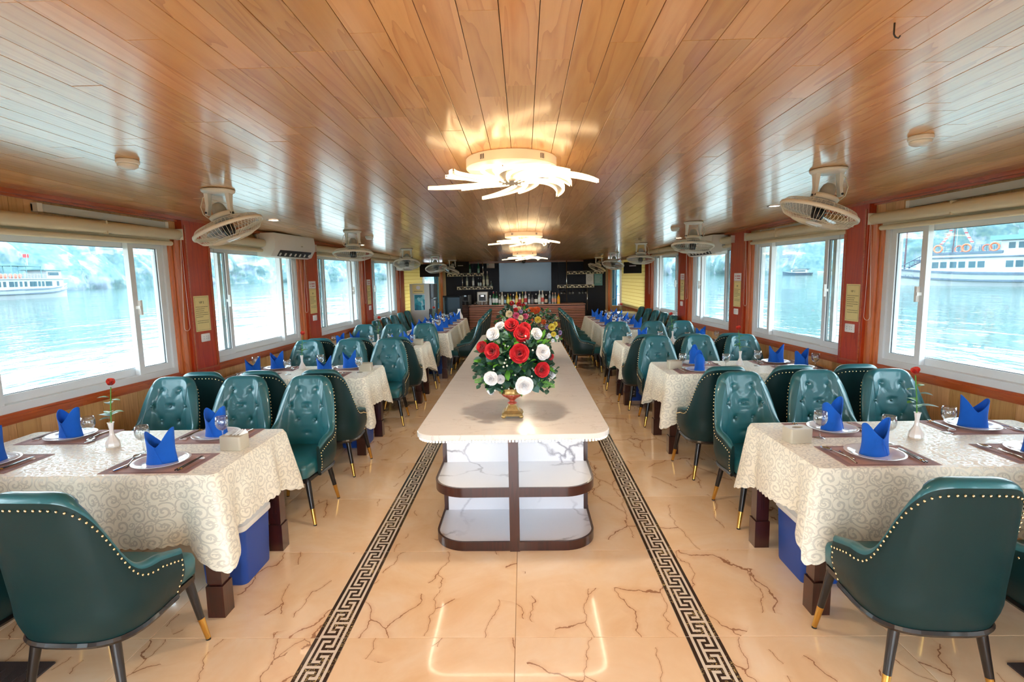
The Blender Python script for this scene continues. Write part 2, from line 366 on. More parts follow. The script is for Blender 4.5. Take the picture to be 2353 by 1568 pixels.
# ------------------------------------------------------------------ mesh builder
class MB:
    def __init__(s): s.v = []; s.f = []; s.m = []; s.r = []
    def add(s, vs, fs, mi=0, rnd=0.0):
        b = len(s.v); s.v.extend([tuple(x) for x in vs]); s.r.extend([rnd] * len(vs))
        for f in fs: s.f.append(tuple(i + b for i in f)); s.m.append(mi)
        return s
    def hexa(s, p, mi=0, rnd=0.0):
        return s.add(p, [(0, 3, 2, 1), (4, 5, 6, 7), (0, 1, 5, 4), (1, 2, 6, 5), (2, 3, 7, 6), (3, 0, 4, 7)], mi, rnd)
    def box(s, a, b, mi=0, rnd=0.0):
        x0, y0, z0 = a; x1, y1, z1 = b
        return s.hexa([(x0, y0, z0), (x1, y0, z0), (x1, y1, z0), (x0, y1, z0), (x0, y0, z1), (x1, y0, z1), (x1, y1, z1), (x0, y1, z1)], mi, rnd)
    def lathe(s, prof, n=24, c=(0, 0, 0), mi=0, cap=True, sx=1.0, sy=1.0, flute=0.0, nf=0):
        vs = []; fs = []
        for r, z in prof:
            for i in range(n):
                a = 2 * PI * i / n; rr = r * (1 + (flute * math.cos(nf * a) if nf else 0))
                vs.append((c[0] + rr * math.cos(a) * sx, c[1] + rr * math.sin(a) * sy, c[2] + z))
        k = len(prof)
        for j in range(k - 1):
            for i in range(n):
                fs.append((j * n + i, j * n + (i + 1) % n, (j + 1) * n + (i + 1) % n, (j + 1) * n + i))
        if cap:
            if prof[0][0] > 1e-5: fs.append(tuple(reversed(range(n))))
            if prof[-1][0] > 1e-5: fs.append(tuple((k - 1) * n + i for i in range(n)))
        return s.add(vs, fs, mi)
    def tube(s, pts, r, n=8, mi=0, closed=False, r1=None, cap=True):
        pts = [Vector(p) for p in pts]; m = len(pts); vs = []; fs = []
        up0 = None
        for k, p in enumerate(pts):
            if closed: d = pts[(k + 1) % m] - pts[k - 1]
            else: d = pts[min(k + 1, m - 1)] - pts[max(k - 1, 0)]
            d = d.normalized() if d.length > 1e-9 else Vector((0, 0, 1))
            if up0 is None:
                up0 = Vector((0, 0, 1)) if abs(d.z) < 0.9 else Vector((1, 0, 0))
            a = d.cross(up0)
            if a.length < 1e-6: a = d.cross(Vector((0, 1, 0.3)))
            a.normalize(); b = a.cross(d).normalized(); up0 = b
            rr = r if r1 is None else r + (r1 - r) * k / (m - 1)
            for i in range(n):
                t_ = 2 * PI * i / n; q = p + a * (rr * math.cos(t_)) + b * (rr * math.sin(t_)); vs.append(q)
        for k in range(m if closed else m - 1):
            k2 = (k + 1) % m
            for i in range(n): fs.append((k * n + i, k * n + (i + 1) % n, k2 * n + (i + 1) % n, k2 * n + i))
        if cap and not closed: fs.append(tuple(reversed(range(n)))); fs.append(tuple((m - 1) * n + i for i in range(n)))
        return s.add(vs, fs, mi)
    def prism(s, outline, z0, z1, mi=0, cap=True):
        n = len(outline); vs = [(x, y, z0) for x, y in outline] + [(x, y, z1) for x, y in outline]
        fs = [(i, (i + 1) % n, (i + 1) % n + n, i + n) for i in range(n)]
        if cap: fs += [tuple(reversed(range(n))), tuple(range(n, 2 * n))]
        return s.add(vs, fs, mi)
    def loft(s, rings, mi=0, cap=True, closed=True):
        n = len(rings[0]); vs = [p for r_ in rings for p in r_]; fs = []
        for j in range(len(rings) - 1):
            for i in range(n if closed else n - 1):
                fs.append((j * n + i, j * n + (i + 1) % n, (j + 1) * n + (i + 1) % n, (j + 1) * n + i))
        if cap and closed: fs += [tuple(reversed(range(n))), tuple((len(rings) - 1) * n + i for i in range(n))]
        return s.add(vs, fs, mi)
    def sphere(s, c, r, mi=0, n=10, sc=(1, 1, 1)):
        prof = [(r * math.sin(PI * j / (n // 2 + 1)) if 0 < j < n // 2 + 1 else 0.0, -r * math.cos(PI * j / (n // 2 + 1))) for j in range(n // 2 + 2)]
        b = len(s.v); s.lathe([(max(a_, 1e-4), z_) for a_, z_ in prof], n, (0, 0, 0), mi, False)
        for i in range(b, len(s.v)):
            x, y, z = s.v[i]; s.v[i] = (c[0] + x * sc[0], c[1] + y * sc[1], c[2] + z * sc[2])
        return s
    def xform(s, mat, b=0):
        for i in range(b, len(s.v)): s.v[i] = tuple(mat @ Vector(s.v[i]))
        return s
    def mesh(s, name, mats, smooth=False, uvs=None):
        me = bpy.data.meshes.new(name); me.from_pydata(s.v, [], s.f)
        if not isinstance(mats, (list, tuple)): mats = [mats]
        for m_ in mats: me.materials.append(MT[m_] if isinstance(m_, str) else m_)
        if len(mats) > 1: me.polygons.foreach_set('material_index', s.m)
        if any(s.r):
            at = me.attributes.new('rnd', 'FLOAT', 'POINT'); at.data.foreach_set('value', s.r)
        if smooth: me.polygons.foreach_set('use_smooth', [True] * len(me.polygons))
        if uvs:
            ul = me.uv_layers.new(name='UVMap')
            li = [0] * len(me.loops); me.loops.foreach_get('vertex_index', li)
            flat = []
            for i in li: flat.extend(uvs[i])
            ul.data.foreach_set('uv', flat)
        me.update()
        return me
    def build(s, name, mats, parent=None, smooth=False, world=False, uvs=None, autosmooth=None):
        if world and parent is not None:
            l = parent.location; s.v = [(x - l.x, y - l.y, z - l.z) for x, y, z in s.v]
        me = s.mesh(name, mats, smooth or autosmooth is not None, uvs)
        if autosmooth is not None and hasattr(me, 'set_sharp_from_angle'): me.set_sharp_from_angle(angle=math.radians(autosmooth))
        o = bpy.data.objects.new(name, me); COL.objects.link(o)
        if parent is not None: o.parent = parent
        return o

def link(name, me, parent=None, loc=(0, 0, 0), rot=(0, 0, 0)):
    o = bpy.data.objects.new(name, me); COL.objects.link(o); o.location = loc; o.rotation_euler = rot
    if parent is not None: o.parent = parent
    return o
def tag(o, label=None, cat=None, group=None, kind=None):
    if label: o['label'] = label
    if cat: o['category'] = cat
    if group: o['group'] = group
    if kind: o['kind'] = kind
    return o
def thing(name, label, cat, loc=(0, 0, 0), rz=0.0, group=None):
    o = bpy.data.objects.new(name, None); COL.objects.link(o); o.location = loc; o.rotation_euler = (0, 0, rz)
    o.empty_display_size = 0.05
    return tag(o, label, cat, group)
def struct_empty(name, loc=(0, 0, 0)):
    o = bpy.data.objects.new(name, None); COL.objects.link(o); o.location = loc; o['kind'] = 'structure'; o.empty_display_size = 0.05
    return o
KIDS = {}
def dup(root, loc, rz, label, group=None):
    r = root.copy(); COL.objects.link(r); r.location = loc; r.rotation_euler = (0, 0, rz); r['label'] = label
    if group: r['group'] = group
    for ch in KIDS[root.name]:
        c = ch.copy(); COL.objects.link(c); c.parent = r
        for g in KIDS.get(ch.name, ()):
            d = g.copy(); COL.objects.link(d); d.parent = c
    return r
def register(root):
    def rec(o):
        k = [c for c in COL.objects if c.parent == o]
        KIDS[o.name] = k
        return k
    for c in rec(root): rec(c)
    return root
def text_mesh(txt, size, extrude=0.0003, align='CENTER'):
    cu = bpy.data.curves.new('lettering', 'FONT'); cu.body = txt; cu.size = size; cu.extrude = extrude; cu.align_x = align; cu.resolution_u = 2
    o = bpy.data.objects.new('lettering', cu); COL.objects.link(o)
    bpy.context.view_layer.update()
    me = bpy.data.meshes.new_from_object(o.evaluated_get(bpy.context.evaluated_depsgraph_get()))
    bpy.data.objects.remove(o); bpy.data.curves.remove(cu)
    return me
def text_obj(name, txt, size, mat, parent, matrix, align='CENTER'):
    me = text_mesh(txt, size, align=align); me.materials.clear(); me.materials.append(MT[mat])
    o = bpy.data.objects.new(name, me); COL.objects.link(o)
    if parent is not None: o.parent = parent
    o.matrix_local = matrix
    return o

# ------------------------------------------------------------------ room geometry laws
CX = -0.05
HP = [(-3.5, 3.42), (0, 3.40), (3.3, 3.22), (5.1, 3.0), (7, 2.88), (8.8, 2.75), (11, 2.68), (14.6, 2.58)]
def half(Y):
    if Y <= HP[0][0]: return HP[0][1]
    for (a, ha), (b, hb) in zip(HP, HP[1:]):
        if Y <= b: return ha + (hb - ha) * (Y - a) / (b - a)
    return HP[-1][1]
def WX(s, Y, d=0.0): return CX + s * (half(Y) - d)       # d = distance into the room
def CZ(Y): return 2.345 - 0.0225 * Y                       # ceiling underside
Y0, Y1 = -2.6, 14.4

def wbox(mb, s, ya, yb, za, zb, da, db, mi=0, rnd=0.0):
    """box that follows the curved side wall; za, zb may be callables of Y"""
    f = lambda z, Y: z(Y) if callable(z) else z
    cuts = [ya] + [h[0] for h in HP if ya + 0.05 < h[0] < yb - 0.05] + [yb]
    for a, b in zip(cuts, cuts[1:]):
        p = [(WX(s, a, da), a, f(za, a)), (WX(s, a, db), a, f(za, a)), (WX(s, b, db), b, f(za, b)), (WX(s, b, da), b, f(za, b)),
             (WX(s, a, da), a, f(zb, a)), (WX(s, a, db), a, f(zb, a)), (WX(s, b, db), b, f(zb, b)), (WX(s, b, da), b, f(zb, b))]
        if s > 0: p = [p[1], p[0], p[3], p[2], p[5], p[4], p[7], p[6]]
        mb.hexa(p, mi, rnd)
    return mb

# ------------------------------------------------------------------ floor
floor = struct_empty('floor')
MB().box((-4.2, Y0 - 0.3, -0.08), (4.2, Y1 + 0.3, -0.006)).build('grout_bed', 'grout', floor)
TS = 0.785; XC = -0.065
ys = [2.30 + TS * k for k in range(-7, 17)]
def tile(x0, x1, y0, y1, name='tile'):
    g = 0.0012; m_ = MB(); r = random.uniform(0.01, 1)
    x0 += g; x1 -= g; y0 += g; y1 -= g; c = 0.0012
    vs = [(x0, y0, -0.01), (x1, y0, -0.01), (x1, y1, -0.01), (x0, y1, -0.01), (x0, y0, -c), (x1, y0, -c), (x1, y1, -c), (x0, y1, -c),
          (x0 + c, y0 + c, 0), (x1 - c, y0 + c, 0), (x1 - c, y1 - c, 0), (x0 + c, y1 - c, 0)]
    m_.add(vs, [(0, 1, 5, 4), (1, 2, 6, 5), (2, 3, 7, 6), (3, 0, 4, 7), (4, 5, 9, 8), (5, 6, 10, 9), (6, 7, 11, 10), (7, 4, 8, 11), (8, 9, 10, 11)], 0, r)
    m_.build(name, 'floor', floor)
SW = 0.150
for y in ys:
    if y > Y1: continue
    yb = min(y + TS, Y1 + 0.05)
    for k in (0, 1): tile(XC - TS + k * TS, XC + k * TS, y, yb)
    for s in (-1, 1):
        e = TS + SW
        for k in range(4):
            a = e + k * TS; b = a + TS
            if a > half(y) + 0.2: break
            if s > 0: tile(XC + a, XC + b, y, yb)
            else: tile(XC - b, XC - a, y, yb)
# meander border strips
S_BLK = ["#.#####", "#.#...#", "#.###.#", "#...#.#", "#####.#", "......#"]
T_BLK = ["#####.#", "#...#.#", "#.###.#", "#.#...#", "#.#####", "#......"]
def strip_mesh():
    m_ = MB(); rows = []
    for b in range(8): rows += (S_BLK if b % 2 else T_BLK)
    rows = list(reversed(rows))
    xs = [0, 0.0165, 0.0295] + [0.0295 + 0.013 * k for k in range(1, 8)] + [0.1335, SW]
    nr = len(rows); L = TS - 0.0024; h = L / nr
    m_.add([(0, 0, -0.01), (SW, 0, -0.01), (SW, L, -0.01), (0, L, -0.01), (0, 0, 0), (SW, 0, 0), (SW, L, 0), (0, L, 0)], [(0, 1, 5, 4), (1, 2, 6, 5), (2, 3, 7, 6), (3, 0, 4, 7)], 0)
    for j, row in enumerate(rows):
        cells = "#." + row + ".#"
        i = 0
        while i < len(cells):
            k = i
            while k + 1 < len(cells) and cells[k + 1] == cells[i]: k += 1
            m_.add([(xs[i], j * h, 0), (xs[k + 1], j * h, 0), (xs[k + 1], (j + 1) * h, 0), (xs[i], (j + 1) * h, 0)], [(0, 1, 2, 3)], 1 if cells[i] == '#' else 0)
            i = k + 1
    return m_.mesh('border_strip_tile', ['key_light', 'key_dark'])
smesh = strip_mesh()
for y in ys:
    if y + TS > Y1 + 0.3: continue
    for x in (XC - TS - SW, XC + TS): link('border_tile', smesh, floor, (x, y + 0.0012, 0))

# ------------------------------------------------------------------ ceiling planks
ceiling = struct_empty('ceiling')
m_ = MB()
m_.hexa([(-4.3, Y0 - 0.3, CZ(Y0) + 0.03), (4.3, Y0 - 0.3, CZ(Y0) + 0.03), (4.3, Y1 + 0.4, CZ(Y1) + 0.03), (-4.3, Y1 + 0.4, CZ(Y1) + 0.03),
         (-4.3, Y0 - 0.3, CZ(Y0) + 0.14), (4.3, Y0 - 0.3, CZ(Y0) + 0.14), (4.3, Y1 + 0.4, CZ(Y1) + 0.14), (-4.3, Y1 + 0.4, CZ(Y1) + 0.14)])
m_.build('backing_board', 'ceil_back', ceiling)
PW = 0.1005; planks = []
ncol = 34
for c in range(-ncol, ncol):
    x0 = CX + c * PW; y = Y0 - random.choice([0, .2, .4, .6])
    while y < Y1:
        L = random.choice([0.6, 0.6, 0.6, 1.2, 0.9]) ; yb = min(y + L, Y1 + 0.02)
        if min(abs(x0 - CX), abs(x0 + PW - CX)) < half(max(y, Y0)) + 0.02 and yb - y > 0.05: planks.append((x0, y, yb))
        y += L
def plank_geo(mb, x0, ya, yb):
    g = 0.0010; c = 0.0005; r = random.uniform(0.01, 1); x1 = x0 + PW - g; x0 += g; a = ya + 0.0008; b = yb - 0.0008
    dz = random.uniform(-0.0006, 0.0006)
    za, zb = CZ(a) + dz, CZ(b) + dz
    vs = [(x0, a, za + 0.02), (x1, a, za + 0.02), (x1, b, zb + 0.02), (x0, b, zb + 0.02), (x0, a, za + c), (x1, a, za + c), (x1, b, zb + c), (x0, b, zb + c),
          (x0 + c, a + c, za), (x1 - c, a + c, za), (x1 - c, b - c, zb), (x0 + c, b - c, zb)]
    mb.add(vs, [(0, 4, 5, 1), (1, 5, 6, 2), (2, 6, 7, 3), (3, 7, 4, 0), (4, 8, 9, 5), (5, 9, 10, 6), (6, 10, 11, 7), (7, 11, 8, 4), (8, 11, 10, 9)], 0, r)
def in_view(x, y):
    return y > 1.0 and abs(x) < 0.45 + 0.98 * y
seen = sorted([p for p in planks if in_view(p[0], p[2])], key=lambda p: -((p[2] - p[1]) / max(p[1], 0.8) ** 2.0))
near = set(seen[:300])
for p in planks:
    if p in near:
        q = MB(); plank_geo(q, *p); q.build('plank', 'ceil', ceiling)
far = MB()
for p in planks:
    if p not in near: plank_geo(far, *p)
o = far.build('planks_beyond', 'ceil', ceiling); o['kind'] = 'stuff'

# ------------------------------------------------------------------ side walls, windows, pillars
ZS, ZT = 0.86, 2.04          # window opening bottom and top
BAYS = {-1: [(-2.3, -0.6), (0.1, 1.85), (2.85, 4.66), (5.13, 6.92), (7.42, 9.10), (9.62, 11.40), (11.95, 13.9)],
         1: [(-2.3, -0.6), (0.1, 1.85), (2.75, 4.58), (4.99, 6.72), (7.26, 8.68), (9.24, 10.94), (11.5, 13.9)]}
trim_no = [0]
def trim_name():
    trim_no[0] += 1; return 'trim_%d' % trim_no[0]
win_no = 0
pillar_gaps = {}
for s in (-1, 1):
    side = 'left' if s < 0 else 'right'
    wall = struct_empty('wall_' + side)
    bays = BAYS[s]
    b_ = MB()
    wbox(b_, s, Y0, Y1, -0.02, ZS - 0.02, -0.12, -0.012)
    wbox(b_, s, Y0, Y1, ZT, lambda Y: CZ(Y) + 0.03, -0.12, -0.012)
    edges = [Y0] + [e for b in bays for e in b] + [Y1]
    for a, b in zip(edges[0::2], edges[1::2]): wbox(b_, s, a, b, ZS - 0.02, ZT, -0.12, -0.012)
    b_.build('wall_core', 'panel', wall)
    # lower boards (each its own part) and frieze boards
    y = 2.2
    while y < Y1 - 0.01:
        w = 0.155; q = MB(); wbox(q, s, y + 0.0012, min(y + w, Y1) - 0.0012, 0.0, ZS - 0.03, -0.012, 0.0 + random.uniform(-0.0008, 0.0008), 0, random.uniform(0.01, 1))
        q.build('panel_board', 'panel', wall); y += w
    y = 2.4
    while y < Y1 - 0.01:
        w = 0.092; q = MB(); wbox(q, s, y + 0.001, min(y + w, Y1) - 0.001, ZT, lambda Y: CZ(Y) + 0.01, -0.012, 0.0, 0, random.uniform(0.01, 1))
        q.build('frieze_board', 'frieze', wall); y += w
    # crown moulding, frieze bead, sill moulding: each a stepped run
    tr = struct_empty(trim_name())
    q = MB(); wbox(q, s, Y0, Y1, lambda Y: CZ(Y) - 0.028, CZ, 0.0, 0.045); q.build('crown_moulding', 'trim', tr)
    q = MB(); wbox(q, s, Y0, Y1, lambda Y: CZ(Y) - 0.045, lambda Y: CZ(Y) - 0.028, 0.0, 0.022); q.build('cove_moulding', 'trim', tr)
    tr = struct_empty(trim_name())
    q = MB(); wbox(q, s, Y0, Y1, ZS - 0.052, ZS - 0.018, 0.0, 0.034); q.build('sill_moulding', 'trim', tr)
    q = MB(); wbox(q, s, Y0, Y1, ZS - 0.018, ZS, 0.0, 0.022); q.build('sill_bead', 'trim', tr)
    q = MB(); wbox(q, s, Y0, Y1, ZS - 0.072, ZS - 0.052, 0.0, 0.018); q.build('sill_cove', 'trim', tr)
    tr = struct_empty('baseboard_' + side)
    q = MB(); wbox(q, s, Y0, Y1, 0.0, 0.10, 0.0, 0.015); q.build('baseboard_run', 'trim', tr)
    for bi, (ya, yb) in enumerate(bays):
        win_no += 1
        yc = (ya + yb) / 2
        W = struct_empty('window_%d' % win_no, (WX(s, yc), yc, ZS))
        d0, d1 = -0.10, 0.012
        fr = MB()
        wbox(fr, s, ya, yb, ZS, ZS + 0.05, d0, d1); wbox(fr, s, ya, yb, ZT - 0.05, ZT, d0, d1)
        wbox(fr, s, ya, ya + 0.045, ZS + 0.05, ZT - 0.05, d0, d1); wbox(fr, s, yb - 0.045, yb, ZS + 0.05, ZT - 0.05, d0, d1)
        fr.build('window_frame', 'alu', W, world=True)
        if bi == 6:
            q = MB(); wbox(q, s, ya + 0.02, yb - 0.02, ZS - 0.02, ZT - 0.01, 0.03, 0.045); 
            q.build('yellow_blind', 'yblind', W, world=True)
            q = MB(); wbox(q, s, ya + 0.02, yb - 0.02, ZT - 0.06, ZT, 0.02, 0.07); q.build('blind_head', 'blind', W, world=True)
            continue
        w = yb - ya; za, zb = ZS + 0.05, ZT - 0.05
        # outer sashes overlap the middle sash at the double stiles
        cA, cB = ya + w * 0.185, yb - w * 0.185
        segs = [(ya + 0.045, cA + 0.05, -0.045, -0.005, 'sash'), (cA - 0.055, cB + 0.055, -0.092, -0.052, 'sash'), (cB - 0.05, yb - 0.045, -0.045, -0.005, 'sash')]
        for si, (a, b, da, db, nm) in enumerate(segs):
            q = MB(); st = 0.05
            wbox(q, s, a, a + st, za, zb, da, db); wbox(q, s, b - st, b, za, zb, da, db)
            wbox(q, s, a + st, b - st, za, za + 0.055, da, db); wbox(q, s, a + st, b - st, zb - 0.045, zb, da, db)
            so = q.build('sash', 'alu', W, world=True)
            q = MB(); g = 0.004; dm = (da + db) / 2
            wbox(q, s, a + st, a + st + g, za + 0.055, zb - 0.045, dm + 0.003, dm + 0.008); wbox(q, s, b - st - g, b - st, za + 0.055, zb - 0.045, dm + 0.003, dm + 0.008)
            wbox(q, s, a + st, b - st, za + 0.055, za + 0.055 + g, dm + 0.003, dm + 0.008); wbox(q, s, a + st, b - st, zb - 0.045 - g, zb - 0.045, dm + 0.003, dm + 0.008)
            go = q.build('gasket', 'gasket', None); go.data.transform(Matrix.Translation(-W.location)); go.parent = so
            q = MB(); wbox(q, s, a + st, b - st, za + 0.055, zb - 0.045, dm - 0.003, dm + 0.003)
            go = q.build('pane', 'wglass', None); go.data.transform(Matrix.Translation(-W.location)); go.parent = so
        # crescent latches on the near double stile
        for yy in ((cA,) if bi % 2 else (cB,)):
            lx = WX(s, yy, 0.008); q = MB()
            q.box((lx - 0.012, yy - 0.012, 1.40), (lx + 0.012, yy + 0.012, 1.52)); q.box((lx - 0.02, yy - 0.03, 1.45), (lx + 0.02, yy + 0.0, 1.475))
            q.build('latch', 'white_plastic', W, world=True)
    # pillars between bays
    for bi in range(1, 6):
        a, b = bays[bi][1], bays[bi + 1][0]
        if s > 0: pass
        P = struct_empty(trim_name(), (WX(s, (a + b) / 2), (a + b) / 2, 0.78))
        # orange casings: the far end of window bi (three steps) ; pillar panel beyond
        pa = a + (0.13 if bi else 0)
        for k, (u0, u1, dd) in enumerate([(a - 0.0, a + 0.035, 0.03), (a + 0.04, a + 0.08, 0.05), (a + 0.085, a + 0.13, 0.035)]):
            q = MB(); wbox(q, s, u0, u1, ZS - 0.05, ZT + 0.03, 0.0, dd); q.build('casing_strip', 'casing', P, world=True)
        if bi < 5:
            q = MB(); wbox(q, s, pa, b - 0.0, 0.80, lambda Y: CZ(Y) - 0.03, 0.0, 0.06); q.build('pillar_board', 'pillar', P, world=True)
            q = MB(); wbox(q, s, pa + 0.02, pa + 0.035, 0.84, lambda Y: CZ(Y) - 0.07, 0.06, 0.066); wbox(q, s, b - 0.035, b - 0.02, 0.84, lambda Y: CZ(Y) - 0.07, 0.06, 0.066)
            wbox(q, s, pa + 0.035, b - 0.035, 0.84, 0.855, 0.06, 0.066); q.build('panel_bead', 'trim', P, world=True)
        else:
            q = MB(); wbox(q, s, pa, b - 0.02, 0.80, lambda Y: CZ(Y) - 0.03, 0.0, 0.05); q.build('pillar_board', 'pillar', P, world=True)
        pillar_gaps[(s, bi)] = (pa, b)

# back wall
bw = struct_empty('wall_back')
YB = 14.4
m_ = MB(); m_.box((-3.4, YB + 0.02, -0.02), (-2.82, YB + 0.12, 2.1)); m_.box((-2.82, YB + 0.02, 1.98), (3.4, YB + 0.12, 2.1)); m_.box((2.94, YB + 0.02, -0.02), (3.4, YB + 0.12, 2.1))
m_.box((-2.16, YB + 0.02, -0.02), (2.245, YB + 0.12, 2.1))
m_.build('wall_core', 'door_wood', bw)
xw = [-2.08, -1.33, -0.58, 0.17, 0.92, 1.67, 2.18]
for a, b in zip(xw, xw[1:]):
    MB().box((a + 0.002, YB, 0.0), (b - 0.002, YB + 0.02, 1.975)).build('wall_panel', 'navy_wall', bw)
m_ = MB(); m_.box((-2.1, YB - 0.03, 1.985), (2.2, YB + 0.01, 2.02)); m_.build('top_rail', 'bar', bw)
for dn, (xa, xb) in enumerate([(-2.80, -2.16), (2.24, 2.90)]):
    D = struct_empty('door_%d' % (dn + 1), ((xa + xb) / 2, YB, 0))
    q = MB(); zf = 1.96
    q.box((xa, YB - 0.03, 0), (xa + 0.06, YB + 0.10, zf)); q.box((xb - 0.06, YB - 0.03, 0), (xb, YB + 0.10, zf)); q.box((xa + 0.06, YB - 0.03, zf - 0.06), (xb - 0.06, YB + 0.10, zf))
    q.build('door_frame', 'casing', D, world=True)
    q = MB(); a, b = xa + 0.065, xb - 0.065
    q.box((a, YB, 0.02), (b, YB + 0.045, 0.80)); q.box((a, YB, 1.75), (b, YB + 0.045, zf - 0.065)); q.box((a, YB, 0.80), (a + 0.05, YB + 0.045, 1.75)); q.box((b - 0.05, YB, 0.80), (b, YB + 0.045, 1.75))
    lf = q.build('door_leaf', 'door_wood', D, world=True)
    q = MB().box((a + 0.05, YB + 0.018, 0.80), (b - 0.05, YB + 0.026, 1.75)); g = q.build('pane', 'wglass', None); g.data.transform(Matrix.Translation(-D.location)); g.parent = lf
    q = MB().tube([(a + 0.025 if dn else b - 0.025, YB - 0.0, 0.98), (a + 0.025 if dn else b - 0.025, YB - 0.035, 0.98), ((a + 0.09) if dn else (b - 0.09), YB - 0.035, 0.98)], 0.008)
    g = q.build('door_handle', 'steel', None); g.data.transform(Matrix.Translation(-D.location)); g.parent = lf
# unseen front wall behind the camera, its broad opening added to admit frontal daylight
fw = struct_empty('wall_front')
m_ = MB(); m_.box((-4.2, Y0 - 0.12, -0.02), (-2.2, Y0, 2.5)); m_.box((2.2, Y0 - 0.12, -0.02), (4.2, Y0, 2.5)); m_.box((-2.2, Y0 - 0.12, 2.15), (2.2, Y0, 2.5)); m_.box((-2.2, Y0 - 0.12, -0.02), (-0.8, Y0, 0.8)); m_.box((0.8, Y0 - 0.12, -0.02), (2.2, Y0, 0.8))
m_.build('wall_core', 'panel', fw)

# ------------------------------------------------------------------ outside: water, cliffs, decks
q = MB().add([(-1500, -1500, -1.6), (1500, -1500, -1.6), (1500, 1500, -1.6), (-1500, 1500, -1.6)], [(0, 1, 2, 3)])
o = q.build('bay_water', 'water'); tag(o, 'pale green rippled bay water outside all the windows', 'water', kind='stuff')
def cliff(pts, name, label, seed, hmax):
    m_ = MB(); P = [Vector((x, y, 0)) for x, y in pts]; samp = []
    for a, b in zip(P, P[1:]):
        n = max(2, int((b - a).length / 4.5))
        for i in range(n): samp.append(a.lerp(b, i / n))
    samp.append(P[-1]); nz = 26; n = len(samp)
    for k, p in enumerate(samp):
        d = (samp[min(k + 1, n - 1)] - samp[max(k - 1, 0)]).normalized(); nr = Vector((d.y, -d.x, 0))
        H = hmax * (0.62 + 0.5 * abs(noise.noise(Vector((p.x * 0.012, p.y * 0.012, seed)))) + 0.18 * noise.noise(Vector((p.x * 0.05, p.y * 0.05, seed + 3))))
        for j in range(nz):
            t_ = j / (nz - 1); z = -2.5 + H * t_
            back = 34 * t_ ** 1.6
            back += 11 * noise.noise(Vector((p.x * 0.045, p.y * 0.045, z * 0.03 + seed))) + 5 * noise.noise(Vector((p.x * 0.16, p.y * 0.16, z * 0.07 + seed))) + 2.0 * noise.noise(Vector((p.x * 0.5, p.y * 0.5, z * 0.3)))
            q_ = p + nr * back; m_.v.append((q_.x, q_.y, z)); m_.r.append(0)
    for k in range(n - 1):
        for j in range(nz - 1):
            m_.f.append((k * nz + j, (k + 1) * nz + j, (k + 1) * nz + j + 1, k * nz + j + 1)); m_.m.append(0)
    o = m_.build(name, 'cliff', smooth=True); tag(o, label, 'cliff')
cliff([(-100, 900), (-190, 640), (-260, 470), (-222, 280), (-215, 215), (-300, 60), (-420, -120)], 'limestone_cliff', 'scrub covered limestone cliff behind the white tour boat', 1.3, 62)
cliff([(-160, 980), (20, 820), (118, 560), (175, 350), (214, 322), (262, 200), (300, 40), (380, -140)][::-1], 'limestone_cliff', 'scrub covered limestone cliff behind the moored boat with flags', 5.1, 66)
MB().box((-3.3, YB + 0.15, -0.3), (3.3, YB + 3.2, -0.03)).build('outer_deck', 'deck')['kind'] = 'structure'
for x, lb in ((-2.45, 'behind the glazed door near the fridge'), (2.62, 'behind the glazed door near the white cabinet')):
    r = thing('deck_bin', 'bright blue bin on the outer deck ' + lb, 'bin', (x, YB + 1.6, -0.03))
    q = MB(); q.prism([(-.12, -.12), (.12, -.12), (.12, .12), (-.12, .12)], 0, 1.28); q.build('body', 'sky_cloth', r)
    q = MB(); q.box((-.135, -.135, 1.28), (.135, .135, 1.33)); q.build('lid', 'sky_cloth', r)
r = thing('deck_rail', 'pale railing panel across the outer deck beyond both doors', 'railing', (0, YB + 3.1, -0.03))
MB().box((-3.3, -0.03, 0), (3.3, 0.03, 0.95)).build('rail_panel', 'deck_white', r)
MB().tube([(-3.3, 0, 0.99), (3.3, 0, 0.99)], 0.035).build('handrail', 'deck_white', r)
for k, (x, s) in enumerate([(-2.36, 1), (2.44, -1)]):
    q = MB(); n = 10; vs = []
    for i in range(n + 1):
        u = i / n; vs.append((x + 0.16 * (u - .5), YB + 0.30 + 0.02 * math.sin(u * 18), 0)); 
    m_ = MB(); R = [[(a, b, z) for a, b, _ in vs] + [(a, b + 0.006, z) for a, b, _ in reversed(vs)] for z in (0.78, 1.3, 1.9)]
    m_.loft(R); tag(m_.build('door_curtain', 'sky_cloth', smooth=False), 'narrow blue curtain hanging outside the %s glazed door' % ('fridge side' if k == 0 else 'white cabinet side'), 'curtain', 'blue curtains outside the doors')

